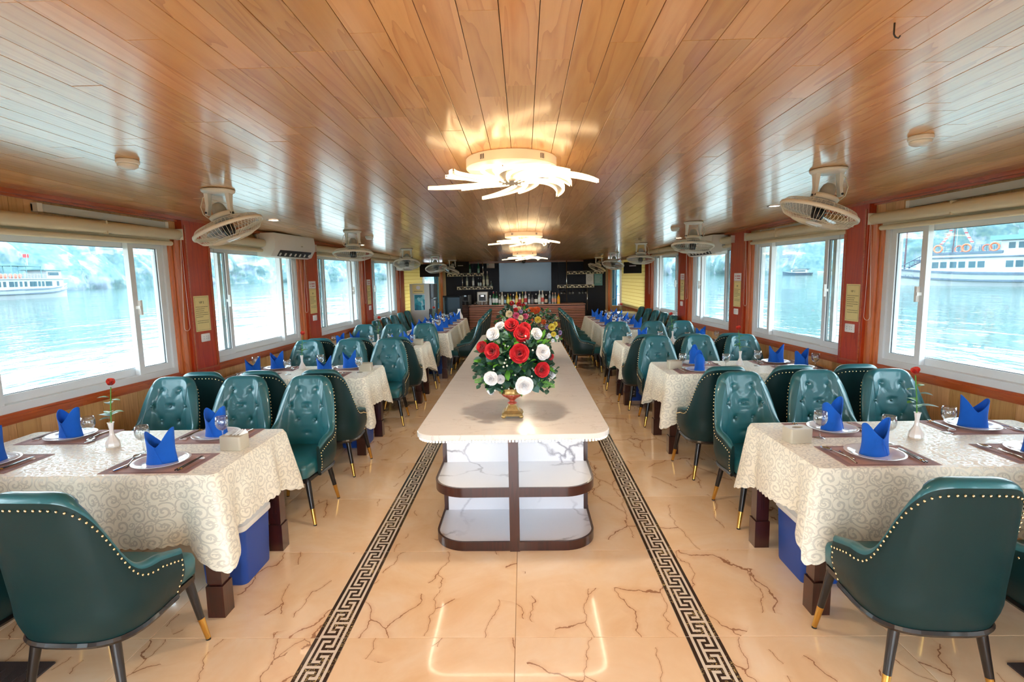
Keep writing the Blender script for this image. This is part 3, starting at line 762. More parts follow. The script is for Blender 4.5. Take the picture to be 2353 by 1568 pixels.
# ------------------------------------------------------------------ boats
def hull_ring(L, Bm, z, fl, bow=1.0, n=14):
    pts = []
    for i in range(n + 1):
        u = i / n; x = -L / 2 + L * u; w = Bm / 2 * (1 - max(0, (u - 0.62) / 0.38) ** 2.2) * fl
        pts.append((x, w, z + (max(0, (u - 0.5) / 0.5) ** 2) * bow * (1 if z > 0.3 else 0)))
    return pts + [(x, -w, zz) for x, w, zz in reversed(pts)]
def boatL():
    r = thing('tour_boat', 'white tour boat with open top deck cruising before the green cliff', 'boat', (-112.0, 118.0, -1.6), math.radians(100))
    m_ = MB(); m_.loft([hull_ring(30, 6, -0.3, .8), hull_ring(30, 6, 1.0, .95, .9), hull_ring(31, 6.2, 1.9, 1, 1.3)]); m_.build('hull', 'boat_white', r)
    m_ = MB(); m_.loft([hull_ring(31.1, 6.3, 1.05, 1, 1.0), hull_ring(31.1, 6.3, 1.2, 1, 1.0)]); m_.loft([hull_ring(31.2, 6.35, 1.9, 1, 1.3), hull_ring(31.2, 6.35, 2.05, 1, 1.3)]); m_.build('rubbing_strake', 'boat_blue', r)
    m_ = MB(); m_.box((-14, -2.5, 1.8), (10, 2.5, 4.3)); m_.build('cabin', 'boat_white', r)
    for k, x in enumerate([-13, -11.6, -10.2, -8.8, -7.2, -5.6, -4.2, -2.8, -1.2, 0.2, 1.4, 2.6, 3.8, 5.2, 7.6]):
        MB().box((x, -2.56, 2.7), (x + (0.7 if k % 4 else 1.3), 2.56, 3.8)).build('cabin_window', 'boat_glass', r)
    m_ = MB(); m_.box((-15, -2.8, 4.3), (11.4, 2.8, 4.5)); m_.build('upper_deck', 'boat_white', r)
    m_ = MB()
    for x in range(-15, 5): m_.box((x, -2.75, 4.5), (x + .08, -2.68, 5.4)); m_.box((x, 2.68, 4.5), (x + .08, 2.75, 5.4))
    for z in (4.8, 5.1, 5.4): m_.box((-15, -2.76, z), (5, -2.7, z + .06)); m_.box((-15, 2.7, z), (5, 2.76, z + .06))
    m_.build('deck_railing', 'boat_white', r)
    MB().box((5, -2.2, 4.5), (10, 2.2, 6.3)).build('wheelhouse', 'boat_white', r)
    MB().box((5.4, -2.25, 5.2), (9.0, 2.25, 5.9)).build('wheelhouse_window', 'boat_glass', r)
    MB().box((3.6, -2.6, 6.3), (12, 2.6, 6.5)).build('wheelhouse_roof', 'boat_roof', r)
    m_ = MB(); m_.box((-6, -2.4, 7.2), (3.4, 2.4, 7.35))
    for x in (-5.8, -1.5, 3.0):
        for y in (-2.3, 2.3): m_.box((x, y - .05, 4.5), (x + .1, y + .05, 7.2))
    m_.build('sun_awning', 'boat_roof', r)
    m_ = MB(); m_.tube([(2.6, 0, 7.3), (2.8, 0, 10)], 0.06); m_.build('flagpole', 'boat_white', r)
    MB().box((2.85, -0.3, 9.2), (2.9, 0.9, 10)).build('flag', 'boat_red', r)
    m_ = MB(); random.seed(3)
    for k in range(9):
        x = -14.2 + k * 1.35; m_.sphere((x, -2.2, 5.0), 0.42, sc=(1, .7, 1.3))
    m_.build('life_vests', 'boat_orange', r)['kind'] = 'stuff'
boatL()
def boatR():
    r = thing('moored_boat', 'white wooden cruise boat with flag garlands and stair ramp', 'boat', (79.5, 84.5, -1.6), math.radians(-62 + 180))
    m_ = MB(); m_.loft([hull_ring(48, 8, -0.4, .8), hull_ring(48, 8, 0.9, .95, 1.2), hull_ring(50, 8.2, 1.9, 1, 1.6)]); m_.build('hull', 'boat_white', r)
    m_ = MB(); m_.loft([hull_ring(50.1, 8.3, 1.75, 1, 1.6), hull_ring(50.1, 8.3, 2.05, 1, 1.6)]); m_.loft([hull_ring(48.4, 8.1, .7, 1, 1.2), hull_ring(48.4, 8.1, .95, 1, 1.2)]); m_.build('rubbing_strake', 'boat_blue', r)
    MB().box((-20, -3.4, 1.9), (14, 3.4, 4.6)).build('cabin', 'boat_white', r)
    for x in [-17, -15.8, -12.4, -11.2, -7.8, -6.6, -3.2, -2.0, 1.2, 2.4, 6.0, 7.2, 8.6, 9.8, 11.2, 12.4]:
        MB().box((x, -3.46, 3.0), (x + .9, 3.46, 4.0)).build('cabin_window', 'boat_glass', r)
    MB().box((-20.6, -3.7, 4.6), (14.6, 3.7, 4.78)).build('eave', 'boat_blue', r)
    MB().box((3.8, -3.5, 5.2), (14.0, 3.5, 5.6)).build('upper_roof', 'boat_blue', r)
    MB().box((-18.4, -3.3, 4.78), (14.0, 3.3, 5.2)).build('roof_curb', 'boat_white', r)
    m_ = MB()
    for k in range(10): x = 4.6 + k; m_.box((x, 3.3, 5.6), (x + .06, 3.36, 6.6)); m_.box((x, -3.36, 5.6), (x + .06, -3.3, 6.6))
    for z in (5.9, 6.25, 6.6): m_.box((4.5, 3.3, z), (14, 3.36, z + .05)); m_.box((4.5, -3.36, z), (14, -3.3, z + .05))
    m_.build('deck_railing', 'boat_blue', r)
    MB().box((-22, -3.2, 4.78), (4.2, 3.2, 7.2)).build('wheelhouse', 'boat_white', r)
    for x in (2.4, 1.2, -1.0, -2.4, -5, -8, -11): MB().box((x, -3.26, 5.9), (x + .8, 3.26, 6.8)).build('wheelhouse_window', 'boat_glass', r)
    MB().box((-23, -3.7, 7.2), (5.4, 3.7, 7.9)).build('wheelhouse_roof', 'boat_roof', r)
    for y in (-3.42, 3.42):
        for x in (12.6, 8.6, 4.9):
            MB().tube([(x + .6 * math.cos(a), y, 6.2 + .6 * math.sin(a)) for a in [2 * PI * i / 14 for i in range(14)]], 0.14, 6, closed=True).build('life_ring', 'boat_orange', r)
    m_ = MB()
    for k in range(12):
        x = 14.6 + k * .45; z = 4.9 - k * .24
        m_.box((x, 1.2, z), (x + .1, 2.4, z + .1))
    m_.tube([(14.4, 1.2, 5.1), (19.8, 1.2, 2.2)], .09); m_.tube([(14.4, 1.2, 6.1), (19.8, 1.2, 3.2)], .07)
    for k in range(7): x = 14.8 + k * .8; z = 4.9 - k * .42; m_.tube([(x, 1.2, z), (x, 1.2, z + 1)], .05)
    m_.build('boarding_stair', 'boat_blue', r)
    MB().tube([(19.4, 0, 1.9), (19.2, 0, 19)], 0.14).build('mast', 'boat_brown', r)
    MB().tube([(12.0, 0, 5.6), (11.6, 0, 19)], 0.1).build('mast', 'boat_brown', r)
    m_ = MB(); m2 = MB()
    for k in range(22):
        u = k / 21; x = 10.6 + 2.2 * u; z = 12.2 - 5.2 * u - .8 * math.sin(u * PI); (m_ if k % 3 else m2).box((x - .22, 2, z), (x + .22, 2.1, z + .15))
        x = 10.6 - 2.2 * u; z = 12.2 - 5.2 * u - .6 * math.sin(u * PI); (m_ if k % 4 else m2).box((x - .22, 2, z), (x + .22, 2.1, z + .15))
    m_.build('flag_garland', 'boat_white', r)['kind'] = 'stuff'; m2.build('flag_garland', 'boat_red', r)['kind'] = 'stuff'
    MB().tube([(10.6, 2.05, 5.6), (10.6, 2.05, 12.4)], 0.04).build('garland_pole', 'boat_white', r)
    MB().tube([(3, 0, 7.9), (1.6, 0, 11.0)], 0.07).build('flagpole', 'boat_white', r)
    MB().box((.4, -.6, 10.0), (1.6, .8, 11.1)).build('flag', 'boat_red', r)
    MB().box((0, -1, 7.9), (3, 1, 8.8)).build('rooftop_box', 'boat_roof', r)
    for sx in (-1, 1):
        mt = Matrix.Translation((16.8, sx * 3.55, 1.5)) @ Matrix.Rotation(sx * -0.33, 4, 'Z') @ Matrix.Rotation(PI if sx > 0 else 0, 4, 'Z') @ Matrix.Rotation(PI / 2, 4, 'X')
        text_obj('hull_number', 'SA 6276', 0.62, 'boat_blue', r, mt)
boatR()
def small_boat(x, y, rz, lab, col, sc):
    r = thing('distant_boat', lab, 'boat', (x, y, -1.6), rz, 'distant boats below the cliffs')
    m_ = MB(); m_.loft([hull_ring(12 * sc, 3 * sc, -0.2, .8, .4 * sc), hull_ring(12.6 * sc, 3.2 * sc, 1.1 * sc, 1, .8 * sc)]); m_.build('hull', col, r)
    MB().box((-4.5 * sc, -1.2 * sc, 1.0 * sc), (2.2 * sc, 1.2 * sc, 2.7 * sc)).build('cabin', 'boat_white', r)
    MB().box((-5 * sc, -1.5 * sc, 2.7 * sc), (2.6 * sc, 1.5 * sc, 2.9 * sc)).build('roof', 'boat_blue', r)
    MB().box((-3.8 * sc, -1.25 * sc, 1.6 * sc), (1.6 * sc, 1.25 * sc, 2.2 * sc)).build('window_band', 'boat_glass', r)
small_boat(150, 300, 2.4, 'small fishing boat with a blue hull near the far shore', 'boat_blue', 1.2)
small_boat(172, 308, 2.1, 'small white roofed boat beside the blue hulled fishing boat', 'boat_white', 1.1)
small_boat(96, 128, 2.5, 'white passenger boat half hidden beyond the bow with the mast', 'boat_white', 1.7)

# ------------------------------------------------------------------ centre island
def rrect(x0, x1, y0, y1, r, n=8, rb=None):
    rb = r if rb is None else rb; pts = []
    for cx, cy, a0, rr in ((x0 + r, y0 + r, PI, r), (x1 - r, y0 + r, 1.5 * PI, r), (x1 - rb, y1 - rb, 0, rb), (x0 + rb, y1 - rb, .5 * PI, rb)):
        for i in range(n + 1):
            a = a0 + .5 * PI * i / n; pts.append((cx + rr * math.cos(a), cy + rr * math.sin(a)))
    return pts
IX = -0.078
isl = thing('island_counter', 'long white marble island counter with rounded open shelves and dark wood rims', 'counter', (IX, 5.6, 0))
def W(mb, name, mat, par=isl, **k): return mb.build(name, mat, par, world=True, **k)
q = MB(); IY0, IY1 = 2.955, 8.15
rings = []
for dz, ins in ((0.735, 0.004), (0.739, 0.0), (0.764, 0.0), (0.768, 0.004)):
    rings.append([(x, y, dz) for x, y in rrect(IX - .566 + ins, IX + .566 - ins, IY0 + ins, IY1 - ins, .13, 10)])
q.loft(rings); W(q, 'countertop', 'top_stone', autosmooth=35)
q = MB(); out = rrect(IX - .552, IX + .552, IY0 + .014, IY1 - .014, .125, 14)
def resample(pts, step):
    P = [Vector((a, b, 0)) for a, b in pts]; P.append(P[0]); res = []; acc = 0
    for a, b in zip(P, P[1:]):
        L = (b - a).length
        while acc <= L and L > 0: res.append(a.lerp(b, acc / L)); acc += step
        acc -= L
    return res
for p in resample(out, 0.019):
    if p.y < 6.0: q.box((p.x - .005, p.y - .005, .722), (p.x + .005, p.y + .005, .735))
W(q, 'led_strip', 'led')
q = MB(); o_ = rrect(IX - .556, IX + .556, IY0 + .010, IY1 - .010, .128, 10); q.prism(o_, .7345, .7355); W(q, 'led_channel', 'white_plastic')
BY = 3.57
for z in (0.0, 0.345):
    shelf = rrect(IX - .488, IX + .488, 3.098, BY + .02, .19, 12, .01)
    q = MB(); q.prism(shelf, z + 0.006, z + .046 if z else .046); W(q, 'shelf_slab', 'marble', autosmooth=35)
    outer = rrect(IX - .500, IX + .500, 3.085, BY + .03, .20, 12, .01); n = len(outer); q = MB()
    z0, z1 = (z - .004, z + .054) if z else (0.0, .058)
    inner = rrect(IX - .487, IX + .487, 3.098, BY + .03, .187, 12, .01)
    rings = [[(x, y, z0) for x, y in outer], [(x, y, z1) for x, y in outer], [(x, y, z1) for x, y in inner], [(x, y, z0) for x, y in inner], [(x, y, z0) for x, y in outer]]
    q.loft(rings, cap=False); W(q, 'shelf_rim', 'mahog', autosmooth=40)
q = MB(); q.box((IX - .47, BY, .046), (IX + .47, BY + .02, .735)); W(q, 'back_panel', 'marble')
q = MB(); q.box((IX - .03, 3.075, 0.0), (IX + .03, 3.11, .735)); W(q, 'centre_post', 'mahog')
q = MB(); q.box((IX - .026, 3.11, .046), (IX + .026, BY, .735)); W(q, 'divider', 'marble')
for s in (-1, 1):
    q = MB(); a, b = sorted((IX + s * .472, IX + s * .498)); q.box((a, BY - .005, 0), (b, BY + .03, .735)); W(q, 'side_stile', 'mahog')
    a, b = sorted((IX + s * .46, IX + s * .495)); q = MB(); q.box((a, BY + .03, .05), (b, IY1 - .3, .735)); W(q, 'side_panel', 'marble')
    q = MB(); a, b = sorted((IX + s * .455, IX + s * .505)); q.box((a, BY + .03, 0), (b, IY1 - .3, .055)); W(q, 'plinth', 'mahog')
q = MB(); q.box((IX - .46, IY1 - .32, .0), (IX + .46, IY1 - .3, .735)); W(q, 'end_panel', 'marble')

# ------------------------------------------------------------------ chair
def sstep(a, b, x):
    t_ = max(0, min(1, (x - a) / (b - a))); return t_ * t_ * (3 - 2 * t_)
def plan(u, z):
    """outer line of the bucket shell at height z; chair faces +Y"""
    a = abs(u); sg = 1 if u >= 0 else -1
    if a > .70:
        t_ = (a - .70) / .30; x = .252 - .004 * t_; y = -.02 + .135 * t_
    else:
        ph = (a / .70) * PI / 2
        x = .252 * math.sin(ph) ** .66; y = -.02 - .235 * math.cos(ph) ** .62
    up = max(0.0, (z - .47) / .46)
    x *= 1 - .09 * up ** 1.4
    lo = max(0.0, (.42 - z) / .11); x *= 1 - .10 * lo ** 1.5; y = y * (1 - .10 * lo ** 1.5) if y < 0 else y - .03 * lo
    back = max(0.0, min(1.0, (-y) / .22)) if y < 0 else 0
    y -= .075 * back * up ** 1.1
    y += .05 * (1 - back) * 0
    return sg * x, y
_ht = [(0, .935), (.10, .934), (.20, .924), (.28, .900), (.35, .858), (.41, .792), (.46, .712), (.51, .635), (.56, .590), (.62, .567), (.72, .552), (.86, .533), (1, .512)]
def _sm(a):
    ks = [(a + d * .02) for d in (-2, -1, 0, 1, 2)]; t_ = 0
    for k in ks:
        k = min(1, abs(k))
        for (a0, h0), (a1, h1) in zip(_ht, _ht[1:]):
            if k <= a1 + 1e-9: t_ += h0 + (h1 - h0) * (k - a0) / (a1 - a0); break
    return t_ / 5
HT = [(i / 40, _sm(i / 40)) for i in range(41)]
def htop(u):
    a = abs(u)
    for (a0, h0), (a1, h1) in zip(HT, HT[1:]):
        if a <= a1: return h0 + (h1 - h0) * (a - a0) / (a1 - a0)
    return HT[-1][1]
ZB = .312
NU = 96
us = [-1 + 2 * i / NU for i in range(NU + 1)]
BTN = [(-.068, .838), (.068, .838), (-.128, .728), (0, .728), (.128, .728), (-.066, .618), (.066, .618), (0, .52)]
LINES = [(0, 2), (0, 3), (1, 3), (1, 4), (2, 5), (3, 5), (3, 6), (4, 6), (5, 7), (6, 7)]
def dent(x, z):
    d = 0.0
    for bx, bz in BTN: d += .013 * math.exp(-((x - bx) ** 2 + (z - bz) ** 2) / (.019 ** 2))
    for i, j in LINES:
        (ax, az), (bx, bz) = BTN[i], BTN[j]; L2 = (bx - ax) ** 2 + (bz - az) ** 2
        t_ = max(0, min(1, ((x - ax) * (bx - ax) + (z - az) * (bz - az)) / L2)); px, pz = ax + t_ * (bx - ax), az + t_ * (bz - az)
        d += .0042 * math.exp(-((x - px) ** 2 + (z - pz) ** 2) / (.0055 ** 2))
    for sx in (-.068, .068):                       # creases running up over the top edge
        if z > .838: d += .002 * math.exp(-((x - sx * (1 + (z - .838) * 1.2)) ** 2) / (.0055 ** 2))
    if abs(x) > .128: d += .003 * math.exp(-((z - .728) ** 2) / (.0055 ** 2))
    return d
def shell_surface():
    outer, inner, roll = [], [], []
    for u in us:
        ht = htop(u)
        # plan normal (outward) by finite difference
        e = .004; 
        def nrm(z):
            x0, y0 = plan(max(-1, u - e), z); x1, y1 = plan(min(1, u + e), z)
            t_ = Vector((x1 - x0, y1 - y0)); 
            if t_.length < 1e-7: return Vector((0, -1))
            t_.normalize(); nn = Vector((t_.y, -t_.x)); c = Vector(plan(u, z))
            return nn if nn.dot(c) > 0 or abs(u) > .97 and nn.x * c.x > 0 else -nn
        a = abs(u); fade = 1 - sstep(.80, 1.0, a) * .45
        th = (.042 + .030 * (1 - sstep(.30, .62, a))) * fade
        col = []
        nO = 16
        for j in range(nO):
            z = ZB + (ht - .02 - ZB) * j / (nO - 1); x, y = plan(u, z); n = nrm(z); bul = .006 * math.sin(PI * j / (nO - 1)); col.append((x + n.x * bul, y + n.y * bul, z))
        outer.append(col)
        x, y = plan(u, ht - .02); n = nrm(ht - .02); rl = [col[-1]]
        for k in range(1, 8):
            an = PI * k / 8; w = th / 2; rl.append((x - n.x * (w - w * math.cos(an)), y - n.y * (w - w * math.cos(an)), ht - .02 + .022 * math.sin(an) + .004))
        ic = []; nI = 44; zlow = .39
        for j in range(nI):
            z = ht - .02 - (ht - .02 - zlow) * j / (nI - 1); xx, yy = plan(u, z); nn = nrm(z)
            puff = .014 * math.sin(PI * min(1, j / (nI - 1) * 1.1)) * (1 - sstep(.45, .7, a))
            lx = xx * 0.86
            d = dent(lx, z) if a < .62 else 0
            tt = th + puff - d; ic.append((xx - nn.x * tt, yy - nn.y * tt, z))
        rl.append(ic[0]); inner.append(ic); roll.append(rl)
    return outer, inner, roll
outer, inner, roll = shell_surface()
def gridmesh(m_, g, flip=False):
    n = len(g[0]); b = len(m_.v); vs = [p for c in g for p in c]; fs = []
    for i in range(len(g) - 1):
        for j in range(n - 1):
            f = (i * n + j, (i + 1) * n + j, (i + 1) * n + j + 1, i * n + j + 1); fs.append(f[::-1] if flip else f)
    m_.add(vs, fs)
chair0 = thing('dining_chair', 'x', 'chair')
q = MB(); gridmesh(q, outer)
for col_i in (0, -1):                               # close the arm fronts
    oc = outer[col_i]; ic = [p for p in inner[col_i]]; rl = roll[col_i]
    loop = list(oc) + list(rl[1:-1]) + list(ic); lo = inner[col_i][-1]; loop += [(lo[0], lo[1], ZB)]
    q.add(loop, [tuple(range(len(loop))) if col_i == 0 else tuple(reversed(range(len(loop))))])
q.build('outer_shell', 'dteal', chair0, autosmooth=50)
q = MB(); gridmesh(q, roll); gridmesh(q, inner); q.build('tufted_backrest', 'teal', chair0, autosmooth=60)
bmesh_ = MB().sphere((0, 0, 0), .0105, n=8, sc=(1, .6, 1)).mesh('button', 'teal', True)
def inner_at(x, z):
    best = None
    for ic in inner:
        for p in ic[::2]:
            d = (p[0] / .86 * .86 - x) ** 2 + (p[2] - z) ** 2
            if p[1] < -.05 and (best is None or d < best[0]): best = (d, p)
    return best[1]
for bx, bz in BTN[:7]:
    p = inner_at(bx * 1.0, bz); link('button', bmesh_, chair0, (p[0], p[1] + .006, p[2]))
# nailhead line following the upper edge and down the arm front
q = MB(); acc = 0; prev = None
for i in range(0, NU * 4 + 1):
    u = -1 + 2 * i / (NU * 4)
    if abs(u) > .985: continue
    z = htop(u) - .046; x, y = plan(u, z); x2, y2 = plan(min(1, u + .01), z); t_ = Vector((x2 - x, y2 - y)); 
    n = Vector((t_.y, -t_.x)); n = n.normalized() if n.length > 0 else Vector((0, -1)); n = n if n.dot(Vector((x, y))) > 0 else -n
    p = Vector((x + n.x * .006, y + n.y * .006, z))
    if prev is None or (p - prev).length > .0235: q.sphere(p, .0052, n=6, sc=(1, 1, 1)); prev = p
for s in (-1, 1):
    for k in range(1, 7):
        z = .468 - .022 * k; x, y = plan(s * .985, z); q.sphere((x + s * .004, y - .006, z), .0052, n=6)
q.build('nailhead_trim', 'nail', chair0, smooth=True)['kind'] = 'stuff'
# seat
q = MB(); rings = []
def seat_outline(k, yf):
    pts = []
    for x, y in rrect(-.225 * k, .225 * k, -.20, yf, .12, 6, .045): pts.append((x, y))
    return pts
for z, k, yf in ((.325, .90, .245), (.335, .96, .262), (.395, .97, .266), (.418, .95, .260), (.430, .90, .24), (.434, .7, .18)):
    rings.append([(x, y, z) for x, y in seat_outline(k, yf)])
q.loft(rings); q.build('seat', 'teal', chair0, autosmooth=60)
# black base rail following the shell underside
q = MB(); pts = []
for u in us[::3]: x, y = plan(u, ZB + .012); pts.append((x * .985, y * .985, ZB - .002))
q.tube(pts, .014, 6); q.box((-.205, .19, .297), (.205, .24, .328)); q.box((-.19, -.18, .305), (.19, .2, .325)); q.box((-.215, .08, .300), (-.19, .22, .325)); q.box((.19, .08, .300), (.215, .22, .325)); q.build('base_rail', 'black', chair0)
def leg(x0, y0, x1, y1):
    q = MB(); zt = .312; zb = .115; f = zb / zt; xm, ym = x1 + (x0 - x1) * f, y1 + (y0 - y1) * f
    q.tube([(x0, y0, zt), (xm, ym, zb)], .021, 10, r1=.0155); o = q.build('leg', 'black', chair0, autosmooth=40)
    q = MB(); q.tube([(xm, ym, zb), (x1, y1, .008)], .0155, 10, r1=.0115); b = q.build('brass_tip', 'brass', o, autosmooth=40)
    q = MB(); q.tube([(x1, y1, .008), (x1, y1, 0.0)], .0115, 8); q.build('foot_glide', 'black', b.parent)
for s in (-1, 1):
    leg(s * .195, .205, s * .245, .235); leg(s * .155, -.175, s * .205, -.215)
register(chair0)
used = [False]
def chair(x, y, rz, label, group):
    if not used[0]:
        used[0] = True; chair0.location = (x, y, 0); chair0.rotation_euler = (0, 0, rz); chair0['label'] = label; chair0['group'] = group; return chair0
    return dup(chair0, (x, y, 0), rz, label, group)
SD = {-1: 'left', 1: 'right'}
TN = ['front', 'second', 'third']
tables = {(-1, 0): (-3.06, -1.50, 2.44, 3.20), (1, 0): (1.36, 2.92, 2.44, 3.20), (-1, 1): (-2.86, -1.50, 4.86, 5.56), (1, 1): (1.30, 2.76, 4.80, 5.50),
          (-1, 2): (-2.76, -1.36, 6.90, 7.58), (1, 2): (1.24, 2.64, 6.66, 7.34)}
near_x = {(-1, 0): [(-1.755, 2.065), (-2.36, 2.08), (-2.93, 2.06)], (1, 0): [(1.57, 2.115), (2.20, 2.12), (2.78, 2.11)],
          (-1, 1): [(-1.67, 4.53), (-2.15, 4.52), (-2.62, 4.50)], (1, 1): [(1.545, 4.40), (2.06, 4.41), (2.55, 4.41)],
          (-1, 2): [(-1.58, 6.80), (-2.06, 6.79), (-2.53, 6.80)], (1, 2): [(1.46, 6.64), (1.96, 6.63), (2.44, 6.63)]}
far_x = {(-1, 0): [(-1.665, 3.70), (-2.15, 3.72), (-2.70, 3.72)], (1, 0): [(1.59, 3.60), (2.11, 3.62), (2.63, 3.62)],
         (-1, 1): [(-1.62, 6.08), (-2.09, 6.08), (-2.60, 6.06)], (1, 1): [(1.53, 5.93), (2.01, 5.94), (2.50, 5.94)],
         (-1, 2): [(-1.56, 8.06), (-2.03, 8.06), (-2.50, 8.06)], (1, 2): [(1.40, 7.80), (1.93, 7.80), (2.36, 7.80)]}
SEAT = ['at the aisle end', 'in the middle', 'at the window end']
for key in tables:
    s, k = key
    for i, (x, y) in enumerate(near_x[key]):
        chair(x, y, random.uniform(-.05, .05), 'green chair %s of the %s %s table, its back to the camera' % (SEAT[i], TN[k], SD[s]), 'chairs with backs to the camera')
    for i, (x, y) in enumerate(far_x[key]):
        chair(x, y, PI + (0.10 * s if i == 0 and k == 0 else random.uniform(-.03, .03)), 'teal tufted chair %s of the %s %s table, facing the camera' % (SEAT[i], TN[k], SD[s]), 'chairs facing the camera')
ORD = ['first', 'second', 'third', 'fourth', 'fifth', 'sixth']
LT = {-1: (-1.98, -1.26), 1: (1.32, 2.04)}
for s in (-1, 1):
    for i in range(5):
        y = 9.18 + i * .62; xa = -1.02 if s < 0 else 1.06
        chair(xa, y, PI / 2 if s < 0 else -PI / 2, '%s chair along the aisle side of the long %s table' % (ORD[i], SD[s]), 'aisle side chairs of the long tables')
        xb = -2.27 if s < 0 else 2.26
        chair(xb, y - .05, -PI / 2 if s < 0 else PI / 2, '%s chair along the window side of the long %s table' % (ORD[i], SD[s]), 'window side chairs of the long tables')

# ------------------------------------------------------------------ tables and cloths
def table(x0, x1, y0, y1, label, group):
    t_ = thing('dining_table', label, 'table', ((x0 + x1) / 2, (y0 + y1) / 2, 0), group=group)
    hx, hy = (x1 - x0) / 2, (y1 - y0) / 2
    MB().box((-hx, -hy, .715), (hx, hy, .744)).build('tabletop', 'mahog', t_)
    MB().box((-hx + .06, -hy + .05, .64), (hx - .06, -hy + .075, .715)).box((-hx + .06, hy - .075, .64), (hx - .06, hy - .05, .715)).box((-hx + .05, -hy + .06, .64), (-hx + .075, hy - .06, .715)).box((hx - .075, -hy + .06, .64), (hx - .05, hy - .06, .715)).build('apron', 'mahog', t_)
    for sx in (-1, 1):
        for sy in (-1, 1):
            cx, cy = sx * (hx - .055), sy * (hy - .055); q = MB()
            q.box((cx - .037, cy - .037, .175), (cx + .037, cy + .037, .715)); q.box((cx - .031, cy - .031, .165), (cx + .031, cy + .031, .175)); q.box((cx - .043, cy - .043, 0), (cx + .043, cy + .043, .165))
            for d in (-.012, .012): q.box((cx + d - .003, cy - .039, .24), (cx + d + .003, cy - .0368, .66))
            q.build('leg', 'mahog', t_)
    return t_
def cloth(x0, x1, y0, y1, label, group, drop=.31, seed=0, wall_side=0):
    cx, cy = (x0 + x1) / 2, (y0 + y1) / 2; hx, hy = (x1 - x0) / 2 + .006, (y1 - y0) / 2 + .006; zt = .7475
    r = .03; step = .0085
    base = rrect(-hx, hx, -hy, hy, r, 5)
    P = resample(base, step); n = len(P); rings = []; uvs = []
    per = n * step; nv = 18
    corner = [Vector((sx * hx, sy * hy, 0)) for sx in (-1, 1) for sy in (-1, 1)]
    rng = random.Random(seed); ph = [rng.uniform(0, 6.28) for _ in range(6)]
    info = []
    for k, p in enumerate(P):
        s_ = k * step
        dcor = min(corner, key=lambda c: (c - p).length); dc = (dcor - p).length
        cd = math.exp(-(dc / .13) ** 2)
        # outward direction
        ax = max(0, abs(p.x) - (hx - r)); ay = max(0, abs(p.y) - (hy - r))
        nn = Vector((math.copysign(ax, p.x), math.copysign(ay, p.y), 0)); nn = nn.normalized() if nn.length > 0 else Vector((0, 1, 0))
        nn = (nn * (1 - cd) + Vector((math.copysign(.7, p.x), math.copysign(.7, p.y), 0)) * cd).normalized()
        L = drop * (1 + .10 * math.sin(s_ * 2.1 + ph[0])) + cd * (.17 + .03 * math.sin(ph[1] + p.x)) + .010 * abs(math.sin(s_ * PI / .042))
        info.append((p, nn, cd, dc, L, s_))
    for j in range(nv + 1):
        v = j / nv; ring = []
        for p, nn, cd, dc, L, s_ in info:
            dd = v * L
            fold = .020 * math.sin(s_ * 11.0 + ph[2] + 1.2 * math.sin(s_ * 3 + ph[3])) + .010 * math.sin(s_ * 23 + ph[4])
            fold += -.045 * math.exp(-((dc - .16) / .06) ** 2) + .0
            out = .012 + (fold + .022) * min(1, v * 1.3) ** 1.2 + cd * .085 * v
            if v == 0: out = 0
            z = zt - dd * (1 - .10 * cd) - (0.003 if v else 0)
            q_ = p + nn * out
            ring.append((q_.x, q_.y, z)); uvs.append((s_ + cx, dd - .3))
        rings.append(ring)
    m_ = MB(); vs = [p for r_ in rings for p in r_]; fs = []
    for j in range(nv):
        for i in range(n): fs.append((j * n + i, (j + 1) * n + i, (j + 1) * n + (i + 1) % n, j * n + (i + 1) % n))
    m_.add(vs, fs)
    # top sheet: fan of strips to an inner ring then a cap, uv from plan position
    b = len(m_.v); top1 = [(x * (1 - .012 / hx), y * (1 - .012 / hy), zt + .0012) for x, y, z in rings[0]]
    m_.add([(x, y, zt) for x, y, z in rings[0]] + top1, [(i, (i + 1) % n, (i + 1) % n + n, i + n) for i in range(n)] + [tuple(range(n, 2 * n))])
    uvs += [(x + cx, y + cy) for x, y, z in rings[0]] + [(x + cx, y + cy) for x, y, z in top1]
    o = m_.build('tablecloth', 'cloth', None, uvs=uvs, autosmooth=55); o.location = (cx, cy, 0)
    tag(o, label, 'tablecloth', group)
for i, (key, (x0, x1, y0, y1)) in enumerate(tables.items()):
    s, k = key
    table(x0, x1, y0, y1, 'dark square legged dining table, %s from the camera on the %s side' % (TN[k] if k else 'first', SD[s]), 'dining tables for four')
    cloth(x0, x1, y0, y1, 'cream scalloped jacquard cloth over the %s %s table' % (TN[k], SD[s]), 'cream jacquard tablecloths', .31, i)
for s in (-1, 1):
    xa, xb = LT[s]
    for i, (a, b) in enumerate(((8.62, 10.1), (10.16, 11.7))):
        nm = ('nearer', 'farther')[i]
        table(xa, xb, a, b, '%s of the two joined tables forming the long %s table' % (nm, SD[s]), 'joined long tables')
        cloth(xa, xb, a, b, 'cream cloth over the %s half of the long %s table' % (nm, SD[s]), 'cream jacquard tablecloths', .30, 20 + i + s)

